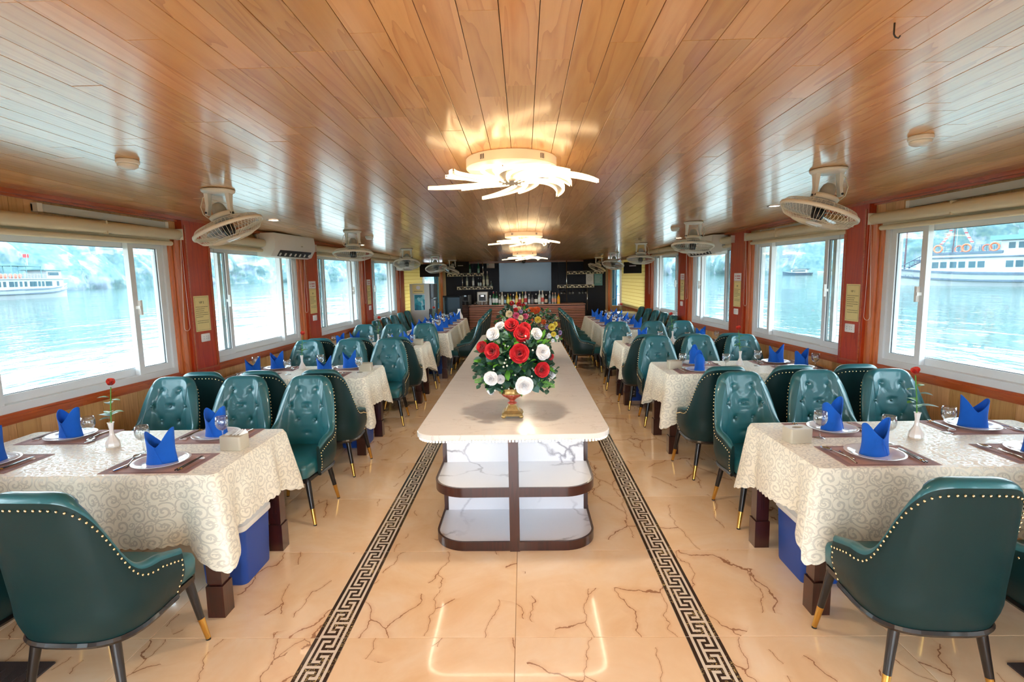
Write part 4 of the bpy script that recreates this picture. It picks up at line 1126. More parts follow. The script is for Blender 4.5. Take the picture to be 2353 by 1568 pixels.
# ------------------------------------------------------------------ table settings (prototypes)
def proto(name, cat):
    return thing(name, 'x', cat)
first = {}
def place(root, loc, rz, label, group):
    if root.name not in first:
        first[root.name] = 1; root.location = loc; root.rotation_euler = (0, 0, rz); root['label'] = label; root['group'] = group; return root
    return dup(root, loc, rz, label, group)
ZT_ = .7487
def single(mb, name, mats, cat, **k):
    o = mb.build(name, mats, None, **k); o['category'] = cat; o['label'] = 'x'; KIDS[o.name] = []; return o
m_ = MB(); m_.box((-.22, -.145, 0), (.22, .145, .0016)); m_.box((-.22, -.145, .0016), (-.185, .145, .0019), 1); m_.box((.185, -.145, .0016), (.22, .145, .0019), 1); m_.box((-.185, -.145, .0016), (.185, -.125, .0019), 1); m_.box((-.185, .125, .0016), (.185, .145, .0019), 1)
P_MAT = single(m_, 'placemat', ['mat', 'mat_edge'], 'placemat')
m_ = MB(); m_.lathe([(.0005, .004), (.07, .004), (.078, .002), (.080, 0), (.084, 0), (.088, .004), (.115, .012), (.131, .017), (.133, .0185), (.130, .019), (.112, .0155), (.088, .0085), (.080, .0065), (.0005, .0065)], 40)
P_PLATE = single(m_, 'dinner_plate', 'porcelain', 'plate', smooth=True)
def napkin_mesh():
    n = 56; rings_o = []; rings_i = []
    def top(a):
        c = abs(math.cos(a)); pk = c ** 1.35
        return .088 + .092 * pk * (1 if math.cos(a) > 0 else .80)
    nz = 12
    for j in range(nz + 1):
        v = j / nz; ro = []; ri = []
        for i in range(n):
            a = 2 * PI * i / n; z = top(a) * v
            R = .056 + .004 * math.sin(3 * a + 1) + .010 * (1 - v) * (.6 + .4 * math.cos(2 * a)) - .006 * math.sin(v * PI)
            sx, sy = 1.12, .80
            lean = (.014 * v * v) * math.cos(a) * (1 - 1.6 * max(0, v - .6))
            ro.append((R * math.cos(a) * sx + lean, R * math.sin(a) * sy, z)); ri.append(((R - .004) * math.cos(a) * sx + lean, (R - .004) * math.sin(a) * sy, z))
        rings_o.append(ro); rings_i.append(ri)
    m_ = MB(); m_.loft(rings_o, cap=False); m_.loft([list(reversed(r_)) for r_ in rings_i], cap=False); m_.loft([rings_o[-1], rings_i[-1]], cap=False)
    # folded overlap seam
    seam = []
    for j in range(nz + 1):
        v = j / nz; a = -1.15 - .55 * v; z = .004 + .086 * v; R = .060 - .004 * v
        seam.append((R * math.cos(a) * 1.12, R * math.sin(a) * .84 - .002, z))
    m_.tube(seam, .0022, 5)
    return m_
P_NAP = single(napkin_mesh(), 'napkin', 'napkin', 'napkin', autosmooth=50)
P_GLASS = proto('wine_glass', 'glass')
MB().lathe([(.0005, .0025), (.004, .003), (.028, .001), (.030, 0), (.030, .0015), (.010, .005), (.0045, .010), (.0035, .02)], 24).build('foot', 'glass', P_GLASS, smooth=True)
MB().lathe([(.0035, .02), (.0032, .045), (.0045, .064), (.006, .068)], 12).build('stem', 'glass', P_GLASS, smooth=True)
MB().lathe([(.004, .067), (.020, .073), (.031, .088), (.036, .106), (.0355, .125), (.0315, .148), (.0305, .148), (.0340, .124), (.0345, .107), (.029, .090), (.018, .077), (.001, .071)], 28).build('bowl', 'glass', P_GLASS, smooth=True)
register(P_GLASS)
def spoon():
    m_ = MB(); rings = []
    for k in range(9):
        t_ = k / 8; y = .045 + .06 * t_; w = .0195 * math.sin(PI * (t_ * .92 + .04)) ** .6
        rings.append([(w * math.cos(a), y, .004 + .006 * (math.sin(a) if math.sin(a) > 0 else math.sin(a) * .2) * 0 - .007 * math.sin(PI * t_) * (1 - (math.cos(a)) ** 2) + .008) for a in [2 * PI * i / 12 for i in range(12)]])
    m_.loft(rings); m_.tube([(0, .05, .008), (0, .02, .010), (0, -.03, .006), (0, -.085, .004)], .0028, 6, r1=.0042); return m_
P_SPOON = single(spoon(), 'spoon', 'steel', 'spoon', smooth=True)
def knife():
    m_ = MB(); m_.tube([(0, -.09, .004), (0, 0, .005)], .0045, 6, r1=.0035); m_.prism([(-.005, 0), (.004, 0), (.007, .06), (.001, .095), (-.005, .085)], .003, .0045); return m_
P_KNIFE = single(knife(), 'table_knife', 'steel', 'knife')
P_STICK = proto('chopstick', 'chopstick')
MB().tube([(0, -.115, .006), (0, .085, .0085)], .0035, 6, r1=.0024).build('shaft', 'stick', P_STICK); MB().tube([(0, -.098, .0062), (0, -.085, .0064)], .0040, 8).build('gold_band', 'brass', P_STICK)
register(P_STICK)
m_ = MB(); m_.loft([[(x * k, y, z) for x, y in ((-.02, -.006), (.02, -.006), (.02, .006), (-.02, .006))] for z, k in ((0, 1), (.006, .92), (.009, .7))])
P_REST = single(m_, 'chopstick_rest', 'porcelain', 'chopstick rest')
def setting(x, y, rz, where, nap_rz=0.0, full=True, zt=ZT_):
    Rm = Matrix.Rotation(rz, 3, 'Z')
    def at(dx, dy, z): v = Rm @ Vector((dx, dy, 0)); return (x + v.x, y + v.y, z)
    place(P_MAT, at(0, 0, zt), rz, 'mauve woven placemat ' + where, 'mauve placemats')
    place(P_PLATE, at(0, 0, zt + .0019), rz, 'white dinner plate ' + where, 'white dinner plates')
    place(P_NAP, at(0, 0, zt + .0084), nap_rz, 'blue folded napkin ' + where, 'blue pointed napkins')
    if full:
        place(P_SPOON, at(-.165, .015, zt + .002), rz + .35, 'steel spoon ' + where, 'steel spoons')
        place(P_KNIFE, at(-.148, -.03, zt + .002), rz - .12, 'steel knife ' + where, 'steel knives')
        place(P_REST, at(.165, .06, zt + .002), rz, 'white chopstick rest ' + where, 'white chopstick rests')
        place(P_STICK, at(.158, -.01, zt + .003), rz - .06, 'inner black chopstick ' + where, 'black chopsticks')
        place(P_STICK, at(.168, -.01, zt + .003), rz - .03, 'outer black chopstick ' + where, 'black chopsticks')
def glass(x, y, where, z=ZT_): place(P_GLASS, (x, y, z), random.uniform(0, 3), 'empty wine glass ' + where, 'empty wine glasses')

# rose in bud vase
def petal_patch(m_, c, ax, L, ang, w, th0, curl, rng, mi=0, n=4):
    """one cupped petal leaning th0 away from the axis, its tip curling outward"""
    a = ax.orthogonal().normalized(); b = ax.cross(a); rad = a * math.cos(ang) + b * math.sin(ang); tan = ax.cross(rad); vs = []; RV = []
    p = c.copy(); k = n + 1; ruf = rng.uniform(-1, 1)
    for j in range(k):
        v = j / n; th = th0 * (.35 + .65 * v) + curl * v ** 3; d = ax * math.cos(th) + rad * math.sin(th); nrm = rad * math.cos(th) - ax * math.sin(th)
        if j: p = p + d * (L / n)
        ww = w * math.sin(PI * (.14 + .62 * v)) ** .8 * (1 - .25 * max(0, v - .8) / .2)
        for i in range(k):
            u = i / n * 2 - 1; m_rv = max(.02, min(.98, .10 + .62 * v + .18 * abs(u) * v + rng.uniform(-.10, .10))); RV.append(m_rv); vs.append(p + tan * (u * ww) - nrm * (ww * .42 * u * u * (1 - .5 * v)) - d * (L * .10 * u * u * v) + nrm * (L * .03 * ruf * math.sin(3 * u) * v))
    m_.add(vs, [(j * k + i, j * k + i + 1, (j + 1) * k + i + 1, (j + 1) * k + i) for j in range(n) for i in range(n)], mi); m_.r[-len(RV):] = RV
def rose(c, ax, R, seed=0, open_=1.0):
    m_ = MB(); rng = random.Random(seed); c = Vector(c); ax = Vector(ax).normalized()
    # count, length, half width, lean, tip curl
    lay = [(3, .95, .30, .06, .10), (3, 1.05, .42, .18, .25), (4, 1.12, .54, .34, .45), (4, 1.16, .62, .54, .60), (5, 1.14, .66, .78, .70), (5, 1.08, .66, 1.02, .80 * open_)]
    for li, (n, L, w, th, curl) in enumerate(lay):
        for k in range(n):
            petal_patch(m_, c - ax * R * .55, ax, R * L * rng.uniform(.92, 1.06) * .98, 2 * PI * k / n + li * 1.1 + rng.uniform(-.2, .2), R * w, th * (.75 + .25 * open_) + rng.uniform(-.06, .06), curl, rng)
    m_.sphere(c - ax * R * .05, R * .20, n=8)
    return m_
def leaf(m_, c, d, up, L, wd, mi=0, bend=.2):
    c, d, up = Vector(c), Vector(d).normalized(), Vector(up).normalized(); sd = d.cross(up)
    sd = sd.normalized() if sd.length > 1e-6 else Vector((1, 0, 0)); up = sd.cross(d)
    vs = []; n = 5
    for i in range(n + 1):
        t_ = i / n; w = wd * math.sin(PI * min(1, t_ * .96 + .02)) ** .8; p = c + d * (L * t_) - up * (bend * L * t_ * t_)
        vs += [p - sd * w + up * w * .25, p, p + sd * w + up * w * .25]
    m_.add(vs, [(3 * i + k, 3 * i + k + 1, 3 * i + k + 4, 3 * i + k + 3) for i in range(n) for k in (0, 1)], mi)
m_ = MB(); m_.lathe([(.001, 0), (.034, 0), (.037, .006), (.033, .030), (.020, .052), (.0115, .072), (.0105, .100), (.015, .132), (.0175, .140), (.0150, .139), (.009, .110), (.009, .08)], 8)
P_VASE = single(m_, 'bud_vase', 'vase', 'vase', autosmooth=25)
P_ROSE = proto('single_rose', 'flower')
m_ = MB(); m_.tube([(0, 0, .02), (.004, 0, .14), (.010, 0, .22), (.024, 0, .34)], .0028, 6); m_.build('stem', 'leaf_green', P_ROSE)
rose((.026, 0, .370), (.25, -.15, 1), .034, 5, -.7).build('bloom', 'petal_coral', P_ROSE, smooth=True)
for k, (z, a, L, w) in enumerate([(.17, 2.9, .095, .026), (.19, .4, .06, .022), (.20, -1.2, .06, .024), (.24, 2.4, .065, .022), (.26, .1, .055, .018), (.28, 3.6, .055, .018), (.16, -2.2, .055, .020), (.18, 1.4, .05, .02)]):
    q = MB(); leaf(q, (.008, 0, z), (math.cos(a), math.sin(a), .35), (0, 0, 1), L, w, bend=.3); q.build('leaf', 'leaf_green' if k % 3 else 'leaf_pale', P_ROSE, smooth=True)
register(P_ROSE)
m_ = MB(); o1 = rrect(-.062, .062, -.045, .045, .012, 4); o2 = rrect(-.060, .060, -.043, .043, .011, 4); hole = [(.03 * math.cos(a), .016 * math.sin(a)) for a in [PI + PI / 4 + 2 * PI * i / len(o1) for i in range(len(o1))]]
m_.loft([[(x, y, 0) for x, y in o2], [(x, y, .002) for x, y in o1], [(x, y, .074) for x, y in o1], [(x, y, .078) for x, y in o2], [(x, y, .078) for x, y in hole], [(x, y, .060) for x, y in hole]], cap=True)
P_TISSUE = proto('tissue_box', 'tissue box'); m_.build('box_shell', 'tissue', P_TISSUE, autosmooth=35); register(P_TISSUE)

SET = {(-1, 0): dict(n=[(-1.86, 2.60, .15), (-2.78, 2.62, 1.2)], f=[(-1.84, 3.06, -.3), (-2.74, 3.08, -.2)], g=[(-2.08, 2.78), (-1.74, 2.955), (-2.55, 2.99), (-2.95, 2.82)], v=(-2.335, 2.89), t=(-1.605, 2.83), nr=.0),
       (1, 0): dict(n=[(1.72, 2.60, .2), (2.52, 2.61, .1)], f=[(1.76, 3.04, .5), (2.57, 3.06, 2.9)], g=[(1.91, 2.79), (1.61, 2.895), (2.35, 2.96), (2.75, 2.82)], v=(2.12, 2.88), t=(1.46, 2.84)),
       (-1, 1): dict(n=[(-1.92, 5.02, .3), (-2.62, 5.04, .4)], f=[(-1.80, 5.40, .1), (-2.56, 5.42, .0)], g=[(-2.30, 5.08), (-2.08, 5.36), (-1.62, 5.14), (-2.72, 5.30)], v=(-2.29, 5.40), t=(-1.585, 5.24)),
       (1, 1): dict(n=[(1.62, 4.96, 1.3), (2.58, 5.0, .3)], f=[(1.69, 5.34, 1.2), (2.50, 5.34, -.2)], g=[(1.88, 5.0), (1.50, 5.08), (2.25, 5.18), (2.68, 4.95)], v=(2.10, 5.22), t=(1.43, 5.10)),
       (-1, 2): dict(n=[(-1.70, 7.05, .3), (-2.45, 7.05, 1.2)], f=[(-1.62, 7.42, .4), (-2.38, 7.42, .3)], g=[(-2.05, 7.1), (-1.85, 7.32), (-1.50, 7.12), (-2.6, 7.2)], v=(-2.02, 7.32), t=(-1.44, 7.2)),
       (1, 2): dict(n=[(1.52, 6.84, 1.3), (2.26, 6.84, 1.2)], f=[(1.58, 7.18, .4), (2.36, 7.2, .2)], g=[(1.36, 6.96), (1.78, 7.04), (2.08, 6.86), (2.5, 6.98)], v=(1.96, 7.1), t=(1.36, 7.08))}
GP = ['beside the near aisle place', 'beside the tissue box', 'behind the flower vase', 'toward the window']
for key, d in SET.items():
    s, k = key; T = 'of the %s %s table' % (TN[k], SD[s]); pl = ['aisle side', 'window side']
    for i, (x, y, nr) in enumerate(d['n']): setting(x, y, 0, 'on the near %s %s' % (pl[i], T), nr)
    for i, (x, y, nr) in enumerate(d['f']): setting(x, y, PI, 'on the far %s %s' % (pl[i], T), nr)
    for i, (x, y) in enumerate(d['g']): glass(x, y, '%s %s' % (GP[i], T))
    place(P_VASE, (d['v'][0], d['v'][1], ZT_), 0, 'slim white bud vase in the middle ' + T, 'white bud vases')
    place(P_ROSE, (d['v'][0], d['v'][1], ZT_ + .002), 0 if s < 0 else PI * .95, 'coral rose standing in the bud vase ' + T, 'single roses')
    place(P_TISSUE, (d['t'][0], d['t'][1], ZT_), random.uniform(-.15, .15), 'taupe tissue box on the aisle end ' + T, 'taupe tissue boxes')
    if key == (-1, 0):
        q = MB(); random.seed(2)
        for kk in range(5):
            a = kk * 1.2; q.add([(-.05 + .02 * kk, -.02, 0), (-.02 + .02 * kk, .03, .004 + .01 * (kk % 2)), (.02 + .015 * kk - .03, .02, .028), (-.03 + .02 * kk, -.03, .02)], [(0, 1, 2, 3)])
        o = q.build('tissue_paper', 'paper'); o.location = (-1.6, 2.83, ZT_ + .076); tag(o, 'crumpled white tissues sticking out of the front left tissue box', 'tissue')
for s in (-1, 1):
    xa, xb = LT[s]; T = 'of the long %s table' % SD[s]
    for i in range(5):
        y = 8.86 + i * .60
        aisle = xb - .16 if s < 0 else xa + .16; win = xa + .16 if s < 0 else xb - .16
        setting(aisle, y, PI / 2 if s < 0 else -PI / 2, '%s on the aisle side %s' % (ORD[i], T), random.uniform(-.3, .3), full=False)
        setting(win, y + .04, -PI / 2 if s < 0 else PI / 2, '%s on the window side %s' % (ORD[i], T), random.uniform(-.3, .3), full=False)
        glass((aisle + win) / 2 + .06, y + .15, '%s along the aisle half %s' % (ORD[i], T)); glass((aisle + win) / 2 - .07, y - .1, '%s along the window half %s' % (ORD[i], T))
    place(P_VASE, ((xa + xb) / 2, 9.45, ZT_), 0, 'slim white bud vase in the middle ' + T, 'white bud vases')
    place(P_ROSE, ((xa + xb) / 2, 9.45, ZT_ + .002), 0, 'coral rose standing in the bud vase ' + T, 'single roses')
r = tag(MB().lathe([(.001, 0), (.075, 0), (.08, .01), (.075, .06), (.045, .12), (.032, .17), (.034, .21), (.030, .21), (.028, .16)], 20).build('ceramic_vase', 'vase', smooth=True), 'broad white ceramic vase at the far end of the long left table', 'vase')
r.location = (-1.40, 11.55, ZT_)

# ------------------------------------------------------------------ coolers under tables
def cooler(x, y, label, rz=0.0):
    r = thing('cool_box', label, 'cool box', (x, y, 0), rz, 'blue cool boxes'); q = MB()
    rg = []
    for z, k in ((0, .90), (.01, .92), (.31, 1.0)): rg.append([(a * k, b * k, z) for a, b in rrect(-.13, .13, -.16, .16, .035, 5)])
    q.loft(rg); q.build('body', 'cooler', r, autosmooth=40)
    q = MB(); q.loft([[(a * k, b * k, z) for a, b in rrect(-.13, .13, -.16, .16, .035, 5)] for z, k in ((.31, 1.02), (.318, 1.07), (.345, 1.07), (.350, 1.03), (.375, .94), (.38, .9))]); q.build('lid', 'white_plastic', r, autosmooth=40)
    q = MB(); q.tube([(-.05, -.05, .382), (-.05, .05, .382), (.05, .05, .382), (.05, -.05, .382)], .008, 6, closed=True); q.build('handle', 'dark_plastic', r)
    q = MB(); q.add([(-.095, -.1545, .05), (-.015, -.1545, .05), (-.015, -.158, .20), (-.095, -.158, .20)], [(0, 1, 2, 3)]); q.build('label', 'dark_plastic', r)
    mt = Matrix.Translation((-.070, -.1585, .115)) @ Matrix.Rotation(PI / 2, 4, 'X'); text_obj('capacity_print', '12L', .030, 'white_print', r, mt, 'LEFT')
    q = MB()
    for zz, w in ((.185, .05), (.170, .055), (.158, .03), (.092, .055), (.082, .045)): q.box((-.085, -.1600, zz), (-.085 + w, -.1585, zz + .005))
    q.build('small_print', 'white_print', r)
    return r
cooler(-1.67, 2.88, 'blue cool box with white lid under the front left table')
cooler(1.58, 2.86, 'blue cool box with white lid under the front right table')
cooler(-1.70, 5.24, 'blue cool box under the second left table behind its leg')
cooler(1.46, 7.06, 'blue cool box under the third right table behind its leg')
cooler(-1.55, 9.2, 'blue cool box under the near end of the long left table')

# ------------------------------------------------------------------ urns and bouquets
def urn(x, y, z, label):
    r = thing('urn_vase', label, 'vase', (x, y, z))
    q = MB()
    for sx in (-1, 1):
        for sy in (-1, 1): q.sphere((sx * .055, sy * .055, .012), .016, n=8, sc=(1, 1, .8))
    def sq(h, k=1): return rrect(-h, h, -h, h, h * .3 * k, 4)
    q.loft([[(a, b, zz) for a, b in sq(h)] for zz, h in ((.014, .064), (.028, .066), (.036, .056), (.044, .050))]); q.build('pedestal', 'urn_gold', r, autosmooth=40)
    q = MB(); q.loft([[(a, b, zz) for a, b in sq(h)] for zz, h in ((.044, .043), (.060, .036), (.075, .026))]); q.lathe([(.026, .074), (.022, .082), (.018, .092)], 20, cap=False); q.build('plinth', 'urn_gold', r, autosmooth=40)
    q = MB(); q.lathe([(.018, .078), (.030, .086), (.030, .092), (.018, .098), (.016, .106), (.030, .118), (.056, .134), (.072, .152)], 40, flute=.05, nf=14); q.build('fluted_cup', 'urn_red', r, smooth=True)
    q = MB(); q.lathe([(.072, .152), (.082, .156), (.084, .168), (.078, .176), (.086, .186), (.088, .192), (.076, .192), (.070, .176), (.05, .172)], 40, flute=.04, nf=9); q.build('rim', 'urn_gold', r, smooth=True)
    return r
ZI = .7685
urn(-.085, 3.36, ZI, 'fluted red and gold urn under the big red and white roses')
urn(-.075, 5.2, ZI, 'red and gold urn hidden behind the first bouquet'); urn(.20, 5.85, ZI, 'red and gold urn holding the orange and yellow flowers')
PM = dict(r='petal_red', w='petal_white', p='petal_pink', o='petal_orange', y='petal_yellow', v='petal_purple', c='petal_cream')
PN = dict(r='red rose bloom', w='white rose bloom', p='pink rose bloom', o='orange bloom', y='yellow bloom', v='purple bloom', c='cream bloom')
def bouquet(x, y, z, label, blooms, ctr, rad, nleaf, seed, big=1.0):
    r = thing('bouquet', label, 'bouquet', (x, y, z)); rng = random.Random(seed); O = Vector((x, y, z)); C0 = Vector(ctr)
    for i, (c, px, py, pz, R) in enumerate(blooms):
        p = Vector((px, py, pz)); ax = (p - C0); ax = Vector((ax.x, ax.y * 1.0 - rad * .9, ax.z * .55 + .03)).normalized()
        o = rose(p - O, ax, R * 1.22, seed * 50 + i, .9).build('bloom', PM[c], r, smooth=True); o['label'] = PN[c]
        q = MB(); base = Vector((0, 0, .02)); q.tube([base, base.lerp(p - O, .5) + Vector((0, 0, .02)), p - O - ax * R * .3], .003, 5); q.build('stem', 'leaf_dark', r)
    for mi, (mat, n, L, w) in enumerate((('leaf_dark', nleaf, .05 * big, .022 * big), ('leaf_pale', nleaf // 3, .045 * big, .019 * big), ('leaf_green', nleaf // 3, .055 * big, .014 * big))):
        q = MB()
        for k in range(n):
            while True:
                d = Vector((rng.gauss(0, 1), rng.gauss(0, 1), rng.gauss(0, 1))).normalized()
                if d.z > -.75: break
            rr = rng.uniform(.45, 1.0) ** .6; p = C0 + Vector((d.x * rad * rr, d.y * rad * .7 * rr, d.z * rad * 1.0 * rr)) - O
            if any(math.hypot(p.x + O.x - b_[1], p.z + O.z - b_[3]) < b_[4] * 1.35 and p.y + O.y < b_[2] + .06 for b_ in blooms): continue
            dd = (d + Vector((rng.gauss(0, .5), rng.gauss(0, .5), rng.gauss(0, .5)))).normalized(); up = Vector((rng.gauss(0, .4), rng.gauss(0, .4) - .6, 1))
            leaf(q, p, dd, up, L * rng.uniform(.7, 1.3), w * rng.uniform(.7, 1.2), bend=rng.uniform(-.1, .4))
        o = q.build('foliage', mat, r, smooth=True); o['kind'] = 'stuff'
    # trailing eucalyptus sprays at the lower sides and ferns
    q = MB(); q2 = MB()
    for k, (dx, dy, dz) in enumerate([(-1, -.35, -.28), (-1.05, -.1, -.05), (-.9, -.5, -.5), (.95, -.4, -.42), (1.05, -.1, -.2), (.8, -.6, -.62), (-.75, 0, .45), (.85, 0, .35)]):
        tip = C0 + Vector((dx, dy, dz)) * rad * 1.12 - O; st = C0 - O + Vector((0, 0, -.06)); pts = [st.lerp(tip, t_ / 6) + Vector((0, 0, .05 * math.sin(PI * t_ / 6))) for t_ in range(7)]
        q.tube(pts, .002, 4)
        for j in range(2, 7):
            for sg in (-1, 1): leaf(q, pts[j], (sg * .4 + .3 * dx, -.6, sg * .6), (0, -.5, 1), .030 * big, .014 * big, bend=.1)
        if k % 3 == 0:
            for j in range(1, 14):
                t_ = j / 14; p = st.lerp(tip, .55 + .5 * t_) - Vector((0, .03, .03))
                for sg in (-1, 1): leaf(q2, p, (dx * .6, -.2, sg * 1.0), (0, -1, .3), .035 * big * (1 - t_ * .7), .004, bend=.1)
    o = q.build('eucalyptus_spray', 'leaf_dark', r, smooth=True); o = q2.build('fern_frond', 'leaf_green', r, smooth=True)
    q = MB()
    for k in range(46):
        d = Vector((rng.gauss(0, 1), -abs(rng.gauss(0, 1)), rng.gauss(0, .9))).normalized(); p = C0 + Vector((d.x, d.y * .8, d.z)) * rad * rng.uniform(.85, 1.15) - O
        q.sphere(p, .0055 * big, n=6)
    o = q.build('berries', 'berry', r, smooth=True); o['kind'] = 'stuff'
B1 = [('r', -0.079, 3.36, 1.356, 0.049), ('r', -0.019, 3.28, 1.306, 0.053), ('r', 0.006, 3.36, 1.338, 0.040), ('r', -0.031, 3.16, 1.203, 0.060), ('r', -0.197, 3.22, 1.212, 0.052), ('r', -0.266, 3.3, 1.229, 0.040), ('r', 0.104, 3.2, 1.096, 0.050), ('r', 0.164, 3.38, 1.15, 0.028), ('w', -0.155, 3.42, 1.344, 0.036), ('w', -0.195, 3.32, 1.305, 0.046), ('w', 0.076, 3.36, 1.299, 0.041), ('w', 0.109, 3.24, 1.197, 0.050), ('w', -0.206, 3.17, 1.053, 0.047), ('w', -0.151, 3.22, 1.037, 0.030), ('w', -0.005, 3.12, 1.018, 0.056), ('w', 0.172, 3.36, 1.044, 0.038), ('w', -0.229, 3.45, 0.92, 0.036)]
bouquet(-.085, 3.36, ZI + .19, 'big red and white rose bouquet with eucalyptus, in the urn at the front', B1, (-.06, 3.36, 1.12), .215, 700, 11, 1.15)
B2 = [('r', -0.118, 5.2, 1.396, 0.024), ('r', -0.05, 5.2, 1.386, 0.024), ('w', -0.089, 5.2, 1.362, 0.021), ('c', -0.051, 5.2, 1.344, 0.024), ('c', -0.144, 5.15, 1.295, 0.036), ('p', -0.076, 5.1, 1.281, 0.033), ('c', -0.035, 5.1, 1.263, 0.029), ('p', 0.011, 5.15, 1.271, 0.029), ('w', -0.197, 5.2, 1.237, 0.025), ('r', -0.004, 5.2, 1.373, 0.021), ('p', -0.135, 5.1, 1.24, 0.025), ('v', -0.03, 5.15, 1.318, 0.021), ('r', -.08, 5.15, 1.335, .022)]
bouquet(-.075, 5.2, ZI + .19, 'small pink, red and cream rose bouquet rising behind the big one', B2, (-.08, 5.22, 1.22), .17, 220, 12, .8)
B3 = [('o', 0.061, 5.9, 1.265, 0.053), ('o', 0.133, 5.9, 1.273, 0.048), ('o', 0.063, 5.8, 1.168, 0.042), ('y', 0.148, 5.8, 1.181, 0.038), ('o', 0.213, 5.9, 1.147, 0.029), ('y', 0.298, 5.8, 1.098, 0.042), ('v', 0.251, 5.8, 1.098, 0.028), ('y', 0.311, 5.7, 1.032, 0.032), ('v', 0.387, 5.8, 1.034, 0.028), ('w', 0.264, 5.7, 1.015, 0.028), ('y', 0.342, 5.9, 1.121, 0.033), ('w', 0.347, 5.7, 0.999, 0.023), ('w', .30, 5.65, .97, .02)]
bouquet(.20, 5.85, ZI + .19, 'orange, yellow and purple mixed flower bouquet behind the roses', B3, (.20, 5.88, 1.09), .19, 260, 13, .8)
# ------------------------------------------------------------------ orbit fans on the ceiling
SLOPE = -math.atan(0.0225)
def fan_meshes():
    d = {}
    R = .225
    q = MB(); NW = 56
    for k in range(NW):
        a = 2 * PI * k / NW; ca, sa = math.cos(a), math.sin(a)
        q.tube([(.045 * ca, .045 * sa, -.072), (.12 * ca, .12 * sa, -.070), (.19 * ca, .19 * sa, -.048), (.222 * ca, .222 * sa, -.006)], .0013, 3, cap=False)
        a += PI / NW; ca, sa = math.cos(a), math.sin(a)
        q.tube([(.06 * ca, .06 * sa, .052), (.14 * ca, .14 * sa, .050), (.20 * ca, .20 * sa, .034), (.222 * ca, .222 * sa, .006)], .0013, 3, cap=False)
    for rr, z in ((.135, -.0685), (.135, .051)): q.tube([(rr * math.cos(a), rr * math.sin(a), z) for a in [2 * PI * i / 40 for i in range(40)]], .0016, 4, closed=True)
    d['cage'] = q.mesh('cage', 'cream_plastic')
    q = MB(); q.lathe([(.218, -.012), (.227, -.010), (.229, 0), (.227, .010), (.218, .012)], 64, cap=False); d['rim'] = q.mesh('rim', 'cream_plastic', True)
    q = MB(); q.lathe([(.001, -.080), (.044, -.077), (.052, -.070), (.03, -.066), (.001, -.066)], 28); d['badge'] = q.mesh('badge', 'white_plastic', True)
    q = MB(); q.lathe([(.001, -.050), (.030, -.046), (.036, -.030), (.036, .018), (.001, .020)], 20); d['hub'] = q.mesh('hub', 'dark_plastic', True)
    q = MB(); n = 9
    for sgn in (0,):
        vs = []
        for i in range(n + 1):
            t_ = i / n; rr = .03 + .165 * t_; w = .030 + .055 * math.sin(PI * min(1, t_ * .8 + .12))
            for u in (-1, -.33, .33, 1): vs.append((rr, u * w + .02 * t_, -.006 + u * .020 * (1 - .3 * t_)))
        q.add(vs, [(4 * i + k, 4 * i + k + 1, 4 * i + k + 5, 4 * i + k + 4) for i in range(n) for k in range(3)])
    d['blade'] = q.mesh('blade', 'blade', True)
    q = MB(); q.lathe([(.042, .040), (.062, .046), (.068, .070), (.066, .086), (.060, .092), (.045, .095), (.043, .135), (.036, .160), (.022, .175), (.001, .178)], 28); d['motor'] = q.mesh('motor_housing', 'grey_plastic', True)
    q = MB(); q.lathe([(.070, .074), (.078, .080), (.079, .098), (.070, .104), (.066, .098)], 28, cap=False); d['collar'] = q.mesh('collar', 'cream_plastic', True)
    return d
FM = fan_meshes()
q = MB(); q.lathe([(.001, -.028), (.085, -.026), (.100, -.016), (.104, -.004), (.098, 0), (.001, 0)], 36); FM['plate'] = q.mesh('ceiling_plate', 'white_plastic', True)
for s in (-1, 1):
    q = MB(); q.loft([[(s * .070 + a, b, -.02) for a, b in ((-.014, -.026), (.014, -.026), (.014, .026), (-.014, .026))], [(s * .072 + a, b, -.10) for a, b in ((-.010, -.017), (.010, -.017), (.010, .017), (-.010, .017))], [(s * .080 + a, b, -.165) for a, b in ((-.008, -.020), (.008, -.020), (.008, .020), (-.008, .020))]])
    FM['yoke%d' % s] = q.mesh('yoke_arm', 'white_plastic')
q = MB()
for s in (-1, 1): q.tube([(s * .072, -.0, -.15), (s * .093, -.0, -.15)], .008, 10)
for s in (-1, 1): q.tube([(s * .08, -.02, -.150), (s * .08, -.0245, -.150)], .007, 10)
FM['pivot'] = q.mesh('pivot_screw', 'dark_plastic')
q = MB(); q.tube([(-.06, 0, -.02), (-.105, 0, -.05), (-.125, 0, -.11), (-.11, 0, -.16), (-.06, 0, -.20)], .0028, 5); FM['cord'] = q.mesh('power_cord', 'cream_plastic', True)
